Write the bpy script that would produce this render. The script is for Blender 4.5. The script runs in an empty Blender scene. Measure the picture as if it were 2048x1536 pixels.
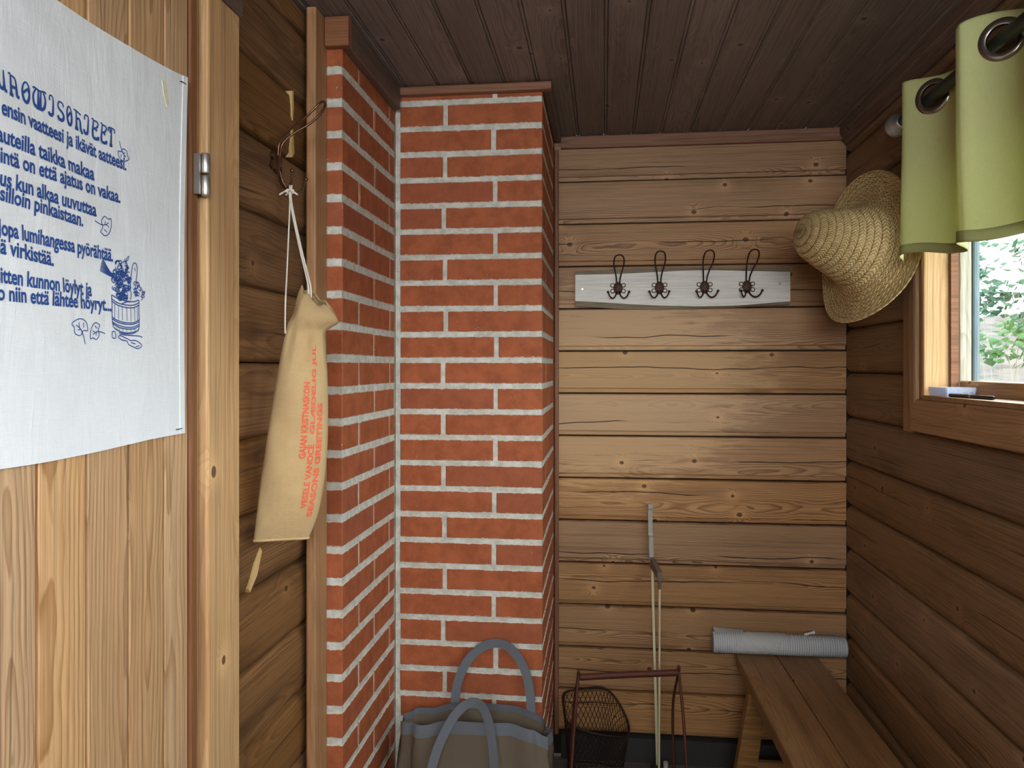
import bpy, math, random
from mathutils import Vector, Matrix
random.seed(7)
R = random.Random(11)
scene = bpy.context.scene
COL = scene.collection
PI = math.pi

# ------------------------------------------------------------------ camera
FPX = 1580.0
cam_d = bpy.data.cameras.new('camera'); cam = bpy.data.objects.new('camera', cam_d); COL.objects.link(cam)
cam_d.sensor_width = 36.0; cam_d.lens = FPX / 2048 * 36.0
cam_d.shift_y = -33 / 2048
cam_d.clip_start = 0.02
cam.location = (0, 0, 1.28)
cam.rotation_euler = (PI / 2, 0, math.atan(184 / FPX))
scene.camera = cam

# ------------------------------------------------------------------ world, sun, window portal, added fill lamps
world = bpy.data.worlds.new('world'); scene.world = world; world.use_nodes = True
bg = world.node_tree.nodes['Background']
bg.inputs[0].default_value = (0.93, 0.97, 1.0, 1); bg.inputs[1].default_value = 6.5

def sun_light():
    d = bpy.data.lights.new('sun', 'SUN'); d.energy = 4.0; d.angle = math.radians(2); d.color = (1, .95, .86)
    o = bpy.data.objects.new('sun', d); COL.objects.link(o)
    o.rotation_euler = Vector((0.62, 0.35, -0.75)).to_track_quat('-Z', 'Y').to_euler()
    o.location = (-3, -2, 6)
sun_light()

def area(name, loc, direction, sx, sy, power, color, portal=False):
    d = bpy.data.lights.new(name, 'AREA'); d.shape = 'RECTANGLE'; d.size = sx; d.size_y = sy
    d.energy = power; d.color = color
    if portal: d.cycles.is_portal = True
    o = bpy.data.objects.new(name, d); COL.objects.link(o)
    o.location = loc; o.rotation_euler = Vector(direction).to_track_quat('-Z', 'Z').to_euler()
    return o
area('window_daylight_portal', (0.93, 1.29, 1.50), (-1, 0, 0), 1.30, 0.62, 1, (1, 1, 1), True)
area('rear_fill_lamp', (0.05, -1.28, 1.68), (0, 1, 0.06), 1.0, 0.40, 15, (0.93, 0.97, 1.0))  # unseen lamp added behind the camera to brighten back wall and chimney
area('side_fill_lamp', (0.86, -0.30, 1.66), (-1, 0.12, 0.06), 0.86, 0.40, 9, (0.90, 0.96, 1.0))  # unseen lamp added on the right to brighten the door side

scene.view_settings.view_transform = 'Standard'
scene.view_settings.look = 'None'
scene.view_settings.gamma = 1.0
scene.view_settings.use_curve_mapping = False
scene.view_settings.exposure = 0.52
try:
    scene.cycles.use_denoising = True
    scene.cycles.caustics_reflective = False
    scene.cycles.caustics_refractive = False
    scene.cycles.max_bounces = 7
    scene.cycles.diffuse_bounces = 3
    scene.cycles.use_adaptive_sampling = True
    scene.cycles.adaptive_threshold = 0.09
    scene.cycles.transparent_max_bounces = 12
except Exception:
    pass

# ------------------------------------------------------------------ helpers
def lin(r, g, b):
    f = lambda c: (c / 255 / 12.92) if c / 255 <= .04045 else ((c / 255 + .055) / 1.055) ** 2.4
    return (f(r), f(g), f(b), 1)

class NT:
    """small helper for building node trees"""
    def __init__(s, name):
        s.m = bpy.data.materials.new(name); s.m.use_nodes = True
        s.t = s.m.node_tree; s.n = s.t.nodes; s.l = s.t.links
        s.bsdf = s.n['Principled BSDF']
    def node(s, typ, **kw):
        n = s.n.new(typ)
        for k, v in kw.items(): setattr(n, k, v)
        return n
    def put(s, sock, v):
        if v is None: return
        if hasattr(v, 'is_output'): s.l.new(v, sock)
        else: sock.default_value = v
    def math(s, op, a, b=None, c=None, clamp=False):
        n = s.node('ShaderNodeMath', operation=op, use_clamp=clamp)
        s.put(n.inputs[0], a); s.put(n.inputs[1], b); s.put(n.inputs[2], c)
        return n.outputs[0]
    def vmath(s, op, a, b=None):
        n = s.node('ShaderNodeVectorMath', operation=op)
        s.put(n.inputs[0], a); s.put(n.inputs[1], b)
        return n.outputs['Value'] if op in ('LENGTH', 'DISTANCE', 'DOT_PRODUCT') else n.outputs[0]
    def comb(s, x, y, z):
        n = s.node('ShaderNodeCombineXYZ')
        s.put(n.inputs[0], x); s.put(n.inputs[1], y); s.put(n.inputs[2], z)
        return n.outputs[0]
    def sep(s, v):
        n = s.node('ShaderNodeSeparateXYZ'); s.l.new(v, n.inputs[0]); return n.outputs
    def noise(s, vec, scale=1, detail=2, rough=.5, dist=0):
        n = s.node('ShaderNodeTexNoise'); s.put(n.inputs['Vector'], vec)
        n.inputs['Scale'].default_value = scale; n.inputs['Detail'].default_value = detail
        n.inputs['Roughness'].default_value = rough; n.inputs['Distortion'].default_value = dist
        return n.outputs['Fac']
    def ramp(s, v, pts, interp='LINEAR'):
        n = s.node('ShaderNodeValToRGB'); n.color_ramp.interpolation = interp
        e = n.color_ramp.elements
        while len(e) < len(pts): e.new(0.5)
        for el, (p, c) in zip(e, pts):
            el.position = p; el.color = c if len(c) == 4 else (*c, 1)
        s.l.new(v, n.inputs[0]); return n.outputs[0]
    def mix(s, f, a, b, mode='MIX'):
        n = s.node('ShaderNodeMix', data_type='RGBA', blend_type=mode)
        s.put(n.inputs[0], f); s.put(n.inputs[6], a); s.put(n.inputs[7], b)
        return n.outputs[2]
    def smooth(s, v, lo, hi):
        n = s.node('ShaderNodeMapRange', interpolation_type='SMOOTHSTEP')
        s.put(n.inputs[0], v); n.inputs[1].default_value = lo; n.inputs[2].default_value = hi
        return n.outputs[0]
    def bump(s, h, strength=.5, dist=.001):
        n = s.node('ShaderNodeBump'); n.inputs['Strength'].default_value = strength
        n.inputs['Distance'].default_value = dist; s.l.new(h, n.inputs['Height'])
        s.l.new(n.outputs[0], s.bsdf.inputs['Normal'])
    def done(s, col=None, rough=.6, metal=0, spec=None):
        s.put(s.bsdf.inputs['Base Color'], col); s.put(s.bsdf.inputs['Roughness'], rough)
        s.put(s.bsdf.inputs['Metallic'], metal)
        if spec is not None: s.bsdf.inputs['Specular IOR Level'].default_value = spec
        return s.m

def plain(name, rgb, rough=.6, metal=0, var=.15, scale=40, spec=.4, bump=.0):
    t = NT(name); tc = t.node('ShaderNodeTexCoord').outputs['Object']
    n = t.noise(tc, scale, 3, .6)
    c = lin(*rgb)
    k = lambda m: tuple(min(1, x * m) for x in c[:3]) + (1,)
    col = t.mix(n, k(1 - var), k(1 + var))
    if bump: t.bump(n, bump, .002)
    return t.done(col, rough, metal, spec)

def wood(name, light, dark, freq=170, ringamt=.75, knots=.55, crack=.5, rough=.55, blotch=.35, blotch_col=None,
         var=.16, bump=.35, spec=.3, knot_col=(60, 36, 20), stain=None, streaks=True):
    """pine: growth rings cut by the board face, bent round knots; local X runs along the board"""
    t = NT(name)
    tc = t.node('ShaderNodeTexCoord').outputs['Object']
    rnd = t.node('ShaderNodeObjectInfo').outputs['Random']
    fr = lambda k: t.math('FRACT', t.math('MULTIPLY', rnd, k))
    r1, r2, r3 = fr(7.31), fr(17.7), fr(41.3)
    x, y, z = t.sep(tc)
    xo = t.math('ADD', x, t.math('MULTIPLY', rnd, 43.0))
    yo = t.math('ADD', y, t.math('MULTIPLY', r2, 19.0))
    # knots
    kx, ky = 3.3, 9.5
    kv = t.comb(t.math('MULTIPLY', xo, kx), t.math('MULTIPLY', yo, ky), 0.0)
    vo = t.node('ShaderNodeTexVoronoi', voronoi_dimensions='2D', feature='F1')
    t.l.new(kv, vo.inputs['Vector']); vo.inputs['Scale'].default_value = 1; vo.inputs['Randomness'].default_value = 1
    dl = t.sep(t.vmath('SUBTRACT', kv, vo.outputs['Position']))
    dk = t.vmath('LENGTH', t.comb(t.math('MULTIPLY', dl[0], .8 / kx), t.math('MULTIPLY', dl[1], 1 / ky), 0.0))
    cc = t.node('ShaderNodeSeparateColor'); t.l.new(vo.outputs['Color'], cc.inputs[0])
    has = t.math('LESS_THAN', cc.outputs[0], knots)
    krad = t.math('MULTIPLY_ADD', cc.outputs[1], .0052, .0032)
    # ring field
    w1 = t.math('SUBTRACT', t.noise(t.comb(t.math('MULTIPLY', xo, 1.3), t.math('MULTIPLY', r1, 9.0), 0.0), 1, 1), .5)
    w2 = t.math('SUBTRACT', t.noise(t.comb(t.math('MULTIPLY', xo, 1.7), t.math('MULTIPLY', r2, 9.0), 5.0), 1, 2), .5)
    w3 = t.math('SUBTRACT', t.noise(t.comb(t.math('MULTIPLY', xo, 6), t.math('MULTIPLY', yo, 22), z), 1, 2), .5)
    yc = t.math('MULTIPLY_ADD', r1, .13, .0)
    yy = t.math('ADD', t.math('SUBTRACT', y, yc), t.math('MULTIPLY', w1, .05))
    zz = t.math('ADD', t.math('ADD', z, t.math('MULTIPLY_ADD', r3, .03, .012)), t.math('MULTIPLY', w2, .075))
    rr = t.math('SQRT', t.math('ADD', t.math('MULTIPLY', yy, yy), t.math('MULTIPLY', zz, zz)))
    rr = t.math('ADD', rr, t.math('MULTIPLY', w3, .012))
    kb = t.math('EXPONENT', t.math('MULTIPLY', t.math('POWER', t.math('DIVIDE', dk, .019), 2.0), -1.0))
    rr = t.math('ADD', rr, t.math('MULTIPLY', t.math('MULTIPLY', kb, has), .024))
    f = t.math('FRACT', t.math('MULTIPLY', rr, freq))
    ring = t.ramp(f, [(0, (0, 0, 0)), (.45, (.15,) * 3), (.82, (.85,) * 3), (.92, (1, 1, 1)), (1, (.0,) * 3)])
    ring = t.math('MULTIPLY', ring, t.math('MULTIPLY_ADD', t.noise(t.comb(t.math('MULTIPLY', xo, 1.1), t.math('MULTIPLY', yo, 9), 0.0), 1, 2), 1.3, .05))
    fine = t.noise(t.comb(t.math('MULTIPLY', xo, 9), t.math('MULTIPLY', yo, 420), t.math('MULTIPLY', z, 420)), 1, 2, .6)
    big = t.noise(t.comb(t.math('MULTIPLY', xo, 2.2), t.math('MULTIPLY', yo, 13), z), 1, 3, .6, 0)
    L, D = lin(*light), lin(*dark)
    col = t.mix(t.math('MULTIPLY', ring, ringamt, clamp=True), L, D)
    bc = lin(*blotch_col) if blotch_col else D
    col = t.mix(t.math('MULTIPLY', t.smooth(big, .45, .75), blotch), col, bc)
    col = t.mix(1.0, col, t.ramp(fine, [(.28, (.72,) * 3), (.5, (.93,) * 3), (.72, (1.0,) * 3)]), 'MULTIPLY')
    if streaks: streak = t.noise(t.comb(t.math('MULTIPLY', xo, 1.6), t.math('MULTIPLY', yo, 130), t.math('MULTIPLY', z, 90)), 1, 2, .7)
    if streaks: col = t.mix(1.0, col, t.ramp(streak, [(.30, (.66,) * 3), (.50, (.95,) * 3), (.7, (1.0,) * 3)]), 'MULTIPLY')
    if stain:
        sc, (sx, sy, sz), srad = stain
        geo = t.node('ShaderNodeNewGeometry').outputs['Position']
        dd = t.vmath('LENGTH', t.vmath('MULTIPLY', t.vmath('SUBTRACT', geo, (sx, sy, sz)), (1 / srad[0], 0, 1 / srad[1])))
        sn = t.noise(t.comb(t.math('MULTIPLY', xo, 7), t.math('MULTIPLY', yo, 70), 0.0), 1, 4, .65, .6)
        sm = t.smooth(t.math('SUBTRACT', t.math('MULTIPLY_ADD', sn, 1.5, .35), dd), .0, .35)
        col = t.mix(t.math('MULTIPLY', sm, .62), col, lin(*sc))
    # knots and the pale wood round them
    halo = t.math('MULTIPLY', t.math('MULTIPLY', kb, has), .36)
    col = t.mix(halo, col, tuple(min(1, v * 1.5) for v in L[:3]) + (1,))
    kn = t.math('DIVIDE', dk, krad)
    km = t.math('MULTIPLY', t.math('SUBTRACT', 1.0, t.smooth(kn, .75, 1.15)), has)
    kring = t.smooth(t.math('ABSOLUTE', t.math('SUBTRACT', kn, .9)), .0, .35)
    kc = t.mix(kring, tuple(v * .35 for v in lin(*knot_col)[:3]) + (1,), lin(*knot_col))
    col = t.mix(t.math('MULTIPLY', km, .85), col, kc)
    # drying cracks along the grain
    wy = t.math('MULTIPLY', t.math('SUBTRACT', t.noise(t.comb(t.math('MULTIPLY', xo, 2.1), r1, 3.0), 1, 3, .6), .5), .045)
    cy = t.math('ADD', t.math('MULTIPLY_ADD', r2, .07, .03), wy)
    dy1 = t.math('ABSOLUTE', t.math('SUBTRACT', y, cy))
    cmask = t.smooth(t.noise(t.comb(t.math('MULTIPLY', xo, 2.6), t.math('MULTIPLY', r3, 7.0), 8.0), 1, 1), .41, .56)
    cl = t.math('SUBTRACT', 1.0, t.smooth(t.math('DIVIDE', dy1, t.math('MULTIPLY_ADD', cmask, .0019, .00005)), .4, 1.0))
    ck = t.math('MULTIPLY', t.math('MULTIPLY', cl, cmask), crack)
    col = t.mix(ck, col, lin(38, 22, 10))
    vv = t.math('MULTIPLY_ADD', r3, 2 * var, 1 - var)
    hsv = t.node('ShaderNodeHueSaturation'); t.l.new(vv, hsv.inputs['Value']); t.l.new(col, hsv.inputs['Color'])
    t.put(hsv.inputs['Saturation'], t.math('MULTIPLY_ADD', r2, .16, .92))
    h = t.math('SUBTRACT', t.math('MULTIPLY', fine, .6), t.math('MULTIPLY', ck, 2.5))
    t.bump(h, bump, .0012)
    return t.done(hsv.outputs[0], rough, 0, spec)

class MB:
    """collects geometry in world coordinates for one mesh"""
    def __init__(s): s.v = []; s.f = []; s.uv = None
    def add(s, vs, fs):
        o = len(s.v); s.v += [tuple(p) for p in vs]; s.f += [tuple(i + o for i in q) for q in fs]; return s
    def box(s, a, b):
        x0, y0, z0 = [min(p, q) for p, q in zip(a, b)]; x1, y1, z1 = [max(p, q) for p, q in zip(a, b)]
        return s.add([(x0, y0, z0), (x1, y0, z0), (x1, y1, z0), (x0, y1, z0), (x0, y0, z1), (x1, y0, z1), (x1, y1, z1), (x0, y1, z1)],
                     [(0, 3, 2, 1), (4, 5, 6, 7), (0, 1, 5, 4), (1, 2, 6, 5), (2, 3, 7, 6), (3, 0, 4, 7)])
    def hexa(s, bot, top):
        """box from four bottom and four top corners"""
        return s.add(list(bot) + list(top), [(0, 3, 2, 1), (4, 5, 6, 7), (0, 1, 5, 4), (1, 2, 6, 5), (2, 3, 7, 6), (3, 0, 4, 7)])
    def tube(s, pts, r, n=8, closed=False, caps=True):
        pts = [Vector(p) for p in pts]; m = len(pts); rad = r if callable(r) else (lambda i: r)
        ref = None; base = len(s.v)
        for i, p in enumerate(pts):
            a = pts[i - 1] if (i or closed) else p; b = pts[(i + 1) % m] if (i < m - 1 or closed) else p
            d = (b - a).normalized() if (b - a).length > 1e-9 else Vector((0, 0, 1))
            if ref is None:
                ref = Vector((0, 0, 1)) if abs(d.z) < .9 else Vector((1, 0, 0))
            u = (ref - d * ref.dot(d))
            if u.length < 1e-5: u = d.orthogonal()
            u.normalize(); w = d.cross(u); ref = u
            for k in range(n):
                g = 2 * PI * k / n; s.v.append(tuple(p + (u * math.cos(g) + w * math.sin(g)) * rad(i)))
        for i in range(m if closed else m - 1):
            j = (i + 1) % m
            for k in range(n):
                q = (k + 1) % n
                s.f.append((base + i * n + k, base + i * n + q, base + j * n + q, base + j * n + k))
        if caps and not closed:
            s.f.append(tuple(base + k for k in range(n))[::-1]); s.f.append(tuple(base + (m - 1) * n + k for k in range(n)))
        return s
    def grid(s, fn, nu, nv, wrap=False):
        base = len(s.v)
        for j in range(nv + 1):
            for i in range(nu + (0 if wrap else 1)): s.v.append(tuple(fn(i / nu, j / nv)))
        row = nu if wrap else nu + 1
        for j in range(nv):
            for i in range(nu):
                i2 = (i + 1) % nu if wrap else i + 1
                s.f.append((base + j * row + i, base + j * row + i2, base + (j + 1) * row + i2, base + (j + 1) * row + i))
        return s
    def slab(s, fn, nu, nv, thick):
        """a sheet with real thickness: fn gives the front, thick(u,v) a vector to the back"""
        base = len(s.v); s.grid(fn, nu, nv); n = len(s.v) - base
        for j in range(nv + 1):
            for i in range(nu + 1):
                p = Vector(s.v[base + j * (nu + 1) + i]); s.v.append(tuple(p + Vector(thick)))
        for q in list(s.f[-nu * nv:]): s.f.append(tuple(i + n for i in q)[::-1])
        I = lambda i, j: base + j * (nu + 1) + i
        edge = [I(i, 0) for i in range(nu)] + [I(nu, j) for j in range(nv)] + [I(i, nv) for i in range(nu, 0, -1)] + [I(0, j) for j in range(nv, 0, -1)]
        for a, b in zip(edge, edge[1:] + edge[:1]): s.f.append((b, a, a + n, b + n))
        return s
    def ball(s, c, r, nu=12, nv=8, sc=(1, 1, 1)):
        c = Vector(c)
        return s.grid(lambda u, v: c + Vector((math.cos(2 * PI * u) * math.sin(PI * v) * r * sc[0], math.sin(2 * PI * u) * math.sin(PI * v) * r * sc[1], math.cos(PI * v) * r * sc[2])), nu, nv, True)
    def mesh(s, name, off=(0, 0, 0), smooth=False):
        me = bpy.data.meshes.new(name); o = Vector(off)
        me.from_pydata([tuple(Vector(p) - o) for p in s.v], [], s.f)
        if smooth:
            me.polygons.foreach_set('use_smooth', [True] * len(me.polygons))
            try: me.set_sharp_from_angle(angle=math.radians(50))
            except Exception: pass
        me.update(); return me

def link(name, me, mat=None, parent=None):
    o = bpy.data.objects.new(name, me); COL.objects.link(o)
    if me is not None and mat is not None and not me.materials: me.materials.append(mat)
    if parent is not None: o.parent = parent
    return o
def tag(o, label=None, cat=None, group=None, kind=None):
    for k, v in (('label', label), ('category', cat), ('group', group), ('kind', kind)):
        if v: o[k] = v
    return o
def thing(name, loc, label, cat, group=None, kind=None):
    o = bpy.data.objects.new(name, None); COL.objects.link(o); o.location = loc; o.empty_display_size = .05
    return tag(o, label, cat, group, kind)
def origin(o):
    p = Vector((0, 0, 0))
    while o is not None: p = p + o.location; o = o.parent
    return p
def part(name, mb, mat, root, smooth=False, label=None, kind=None):
    me = mb.mesh(name, origin(root), smooth)
    o = link(name, me, mat, root)
    if label: o['label'] = label
    if kind: o['kind'] = kind
    return o
def single(name, mb, mat, label, cat=None, kind=None, smooth=False, base=(0, 0, 0), group=None):
    o = link(name, mb.mesh(name, base, smooth), mat); o.location = base
    return tag(o, label, cat, group, kind)

def spline(pts, n=6, closed=False):
    """Catmull-Rom through the points"""
    P = [Vector(p) for p in pts]; m = len(P); out = []
    for i in range(m if closed else m - 1):
        p1, p2 = P[i], P[(i + 1) % m]
        p0 = P[i - 1] if (i or closed) else p1 * 2 - p2
        p3 = P[(i + 2) % m] if (i < m - 2 or closed) else p2 * 2 - p1
        for k in range(n):
            t = k / n; t2 = t * t; t3 = t2 * t
            out.append((p1 * 2 + (p2 - p0) * t + (p0 * 2 - p1 * 5 + p2 * 4 - p3) * t2 + (p1 * 3 - p0 - p2 * 3 + p3) * t3) * .5)
    if not closed: out.append(P[-1])
    return out

# boards: mesh local X = along the board, Y = across its face, Z = out of the face
FRAMES = {  # ex, ey, ez
    'back': ((1, 0, 0), (0, 0, 1), (0, -1, 0)),
    'rear': ((-1, 0, 0), (0, 0, 1), (0, 1, 0)),
    'right': ((0, -1, 0), (0, 0, 1), (-1, 0, 0)),
    'left': ((0, 1, 0), (0, 0, 1), (1, 0, 0)),
    'ceil': ((0, 1, 0), (1, 0, 0), (0, 0, -1)),
    'floor': ((1, 0, 0), (0, 1, 0), (0, 0, 1)),
    'floory': ((0, 1, 0), (-1, 0, 0), (0, 0, 1)),
    'left_up': ((0, 0, 1), (0, -1, 0), (1, 0, 0)),
    'right_up': ((0, 0, 1), (0, 1, 0), (-1, 0, 0)),
    'back_up': ((0, 0, 1), (1, 0, 0), (0, -1, 0)),
}
_pm = {}
def plank_mesh(kind, w, t, L, bow=0):
    key = (kind, round(w, 4), round(t, 4), round(L, 4))
    if key in _pm: return _pm[key]
    if kind == 'panel':      # matchboard with a rebated lower edge
        pr = [(.0040, -t), (.0040, -.014), (.0056, -.0115), (.0170, -.0100), (.0178, -.0018), (.0205, 0), (w - .004, 0), (w - .0014, -.0022), (w - .0004, -.008), (w - .0004, -t)]
    elif kind == 'log':      # hewn log, gently rounded
        pr = [(.001, -t)]
        for i in range(15):
            s_ = i / 14; e = abs(2 * s_ - 1)
            pr.append((.001 + (w - .002) * s_, -.010 * e ** 14 - .0035 * e ** 3))
        pr.append((w - .001, -t))
    elif kind == 'bead':     # ceiling / door match boarding with a narrow sunk bead
        pr = [(.0008, -t), (.0008, -.0035), (.0025, -.0022), (.0075, -.0022), (.0088, -.0045), (.0100, -.0008), (.0118, 0), (w - .0015, 0), (w, -.0016), (w, -t)]
    elif kind == 'groove':
        pr = [(.0003, -t), (.0003, -.0038), (.0035, -.0035), (.0048, -.0005), (.0062, 0), (w - .0015, 0), (w, -.0010), (w, -t)]
    elif kind == 'round':    # trim with rounded arrises
        r = min(.004, t * .4); pr = [(0, -t), (0, -r), (r * .3, -r * .3), (r, 0), (w - r, 0), (w - r * .3, -r * .3), (w, -r), (w, -t)]
    elif kind == 'cove':     # stepped cornice
        pr = [(0, -t), (0, -t + .006), (.008, -t + .008), (.012, -t * .35), (w * .45, -t * .3), (w * .5, -.002), (w * .58, 0), (w, 0), (w, -t)]
    n = len(pr); nseg = 2
    v = []; f = []
    for i in range(nseg + 1): v += [(L * i / nseg, y, z) for y, z in pr]
    for i in range(nseg):
        for k in range(n):
            q = (k + 1) % n; f.append((i * n + q, i * n + k, (i + 1) * n + k, (i + 1) * n + q))
    f.append(tuple(range(n))); f.append(tuple(nseg * n + k for k in range(n))[::-1])
    me = bpy.data.meshes.new('plank'); me.from_pydata(v, [], f)
    if kind == 'log':
        sm = [True] * (len(f) - 2) + [False] * 2; me.polygons.foreach_set('use_smooth', sm)
        try: me.set_sharp_from_angle(angle=math.radians(45))
        except Exception: pass
    me.update(); _pm[key] = me; return me
_matmesh = {}
def plank(name, frame, o, kind, w, t, L, mat, parent, skew=0.0):
    me = plank_mesh(kind, w, t, L)
    key = (me.name, mat.name)
    if key not in _matmesh:
        m2 = me if not me.materials else me.copy()
        if m2 is me: me.materials.append(mat)
        else: m2.materials.clear(); m2.materials.append(mat)
        _matmesh[key] = m2
    ob = bpy.data.objects.new(name, _matmesh[key]); COL.objects.link(ob)
    ex, ey, ez = [Vector(a) for a in FRAMES[frame]]
    M = Matrix((ex, ey, ez)).transposed().to_4x4()
    if skew: M = M @ Matrix.Rotation(skew, 4, 'Z')
    M.translation = Vector(o) - (origin(parent) if parent else Vector())
    ob.matrix_basis = M
    if parent: ob.parent = parent
    return ob

# ------------------------------------------------------------------ materials
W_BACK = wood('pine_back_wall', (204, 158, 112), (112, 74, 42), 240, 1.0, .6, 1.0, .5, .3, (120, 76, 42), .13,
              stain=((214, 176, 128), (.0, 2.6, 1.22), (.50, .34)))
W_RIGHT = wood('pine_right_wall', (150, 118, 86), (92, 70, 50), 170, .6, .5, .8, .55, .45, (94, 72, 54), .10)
W_LEFT = wood('pine_rough_log', (148, 106, 64), (72, 48, 26), 190, .7, .45, .6, .55, .8, (74, 50, 30), .2, bump=.6)
W_CEIL = wood('brown_stained_ceiling', (142, 130, 125), (88, 78, 73), 200, .6, .6, .1, .5, .35, (86, 72, 64), .12, knot_col=(58, 44, 36))
W_DOOR = wood('honey_pine_door', (214, 174, 130), (154, 110, 68), 150, .9, .12, .35, .45, .3, (170, 120, 74), .07)
W_CASE = wood('pale_pine_casing', (212, 172, 124), (168, 122, 76), 200, .5, .25, .25, .5, .5, (170, 122, 80), .05)
W_JAMB = wood('red_brown_jamb', (150, 104, 72), (100, 66, 44), 150, .5, .25, .3, .5, .4, (100, 62, 40), .1)
W_POST = wood('pine_post', (184, 136, 90), (146, 102, 64), 160, .5, .2, .3, .55, .4, (130, 88, 54), .05)
W_TRIM = wood('brown_trim', (158, 110, 82), (108, 72, 52), 150, .5, .2, .2, .5, .4, (100, 64, 44), .08)
W_DARKTRIM = wood('dark_trim', (120, 98, 86), (80, 64, 54), 150, .5, .2, .2, .5, .4, (66, 50, 42), .08)
W_BENCH = wood('worn_bench_pine', (168, 126, 78), (118, 82, 46), 160, .45, .25, .5, .5, .5, (98, 66, 38), .06)
W_FLOOR = wood('grey_floor_boards', (122, 114, 110), (88, 80, 76), 110, .4, .3, .3, .6, .4, (120, 110, 104), .08)
W_WIN = wood('window_frame_pine', (178, 136, 94), (134, 96, 62), 150, .5, .3, .3, .5, .4, (136, 98, 66), .06)
W_SASH = wood('weathered_sash', (206, 200, 182), (120, 110, 96), 240, .7, .1, .8, .65, .3, (160, 140, 110), .05)
W_SASHB = wood('blue_grey_sash', (120, 140, 146), (84, 100, 106), 150, .4, .1, .4, .6, .4, (96, 110, 112), .05)
W_WHITE = wood('white_washed_board', (250, 250, 242), (232, 229, 216), 150, .35, .1, .1, .6, .2, (236, 234, 224), .03, bump=.2, streaks=False)
W_WANE = wood('grey_waney_edge', (168, 158, 138), (120, 108, 88), 200, .5, .1, .2, .7, .5, (150, 132, 104), .05)
DARKSLAB = plain('dark_wall_backing', (40, 30, 22), .9, 0, .1)
CHARCOAL = plain('charcoal_base_paint', (52, 50, 48), .7, 0, .25, 30)
STEEL = plain('galvanised_steel', (176, 172, 166), .38, .9, .2, 60)
DARKSTEEL = plain('dark_steel', (64, 60, 56), .45, .8, .2, 60)
RUST = plain('rust_brown_iron', (84, 58, 46), .6, .2, .35, 220, bump=.3)
RUST2 = plain('rust_red_wire', (92, 50, 38), .6, .35, .35, 160)
BRONZE = plain('brown_bronze_wire', (112, 84, 66), .32, .85, .25, 120)
SCREWW = plain('white_screw_head', (232, 230, 222), .4, 0, .04)

def brick_material():
    t = NT('red_brick')
    tc = t.node('ShaderNodeTexCoord').outputs['Object']
    rnd = t.node('ShaderNodeObjectInfo').outputs['Random']
    at = t.node('ShaderNodeAttribute', attribute_name='half').outputs['Vector']
    off = t.comb(t.math('MULTIPLY', rnd, 31.0), t.math('MULTIPLY', rnd, 17.0), t.math('MULTIPLY', rnd, 53.0))
    p = t.vmath('ADD', tc, off)
    d = t.sep(t.vmath('SUBTRACT', at, t.vmath('ABSOLUTE', tc)))
    mn = t.math('MINIMUM', d[0], d[1]); mx = t.math('MAXIMUM', d[0], d[1])
    e = t.math('MINIMUM', d[2], t.math('MULTIPLY', mx, 2.6))
    n1 = t.noise(p, 26, 3, .6)
    n2 = t.noise(p, 260, 3, .7)
    n3 = t.noise(p, 900, 2, .6)
    col = t.mix(t.smooth(n1, .3, .75), lin(190, 106, 66), lin(162, 88, 52))
    col = t.mix(t.math('MULTIPLY', t.smooth(t.math('FRACT', t.math('MULTIPLY', rnd, 9.7)), .55, 1.0), .45), col, lin(158, 88, 66))
    col = t.mix(1.0, col, t.ramp(n3, [(.32, (.70,) * 3), (.68, (1.0,) * 3)]), 'MULTIPLY')
    # mortar smeared over the arrises and a few flecks on the faces
    width = t.math('MULTIPLY', t.math('POWER', t.noise(p, 75, 4, .65), 2.4), .0085)
    sm = t.math('SUBTRACT', 1.0, t.smooth(t.math('SUBTRACT', e, width), -.0006, .0010))
    fl = t.math('MULTIPLY', t.smooth(t.noise(t.vmath('MULTIPLY', p, (1.0, 1.0, 1.4)), 110, 5, .75, .6), .645, .70), t.smooth(t.noise(p, 17, 1), .50, .62))
    m = t.math('MAXIMUM', t.math('MULTIPLY', sm, .92), t.math('MULTIPLY', fl, .75))
    col = t.mix(m, col, lin(208, 206, 194))
    t.bump(t.math('ADD', t.math('MULTIPLY', n2, .6), t.math('MULTIPLY', m, .8)), .45, .0012)
    return t.done(col, .72, 0, .3)
BRICK = brick_material()
def mortar_material():
    t = NT('grey_mortar'); tc = t.node('ShaderNodeTexCoord').outputs['Object']
    n = t.noise(tc, 42, 5, .65); n2 = t.noise(tc, 300, 3, .7)
    col = t.mix(t.smooth(n, .3, .7), lin(190, 188, 174), lin(224, 223, 214))
    t.bump(t.math('ADD', n2, n), .6, .002)
    return t.done(col, .85, 0, .2)
MORTAR = mortar_material()

# ------------------------------------------------------------------ room dimensions
CZ = 2.037           # ceiling height
YB, YR = 2.60, -1.20 # back wall, rear wall
XL, XR = -0.63, 0.76 # log wall, window wall
XD = -0.60           # face of the door

# ---- back wall
wb = single('wall_back', MB().box((-.95, YB + .022, 0), (XR + .2, YB + .12, CZ)), DARKSLAB, 'plank wall of weathered pine behind the bench and coat rack', kind='structure')
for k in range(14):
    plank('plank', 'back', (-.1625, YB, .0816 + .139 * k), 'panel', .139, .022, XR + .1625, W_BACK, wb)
bb = single('baseboard_back', MB().box((-.14, YB - .012, 0), (XR - .002, YB + .02, .0795)), CHARCOAL, 'charcoal grey base strip along the foot of the plank wall', kind='structure')

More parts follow.
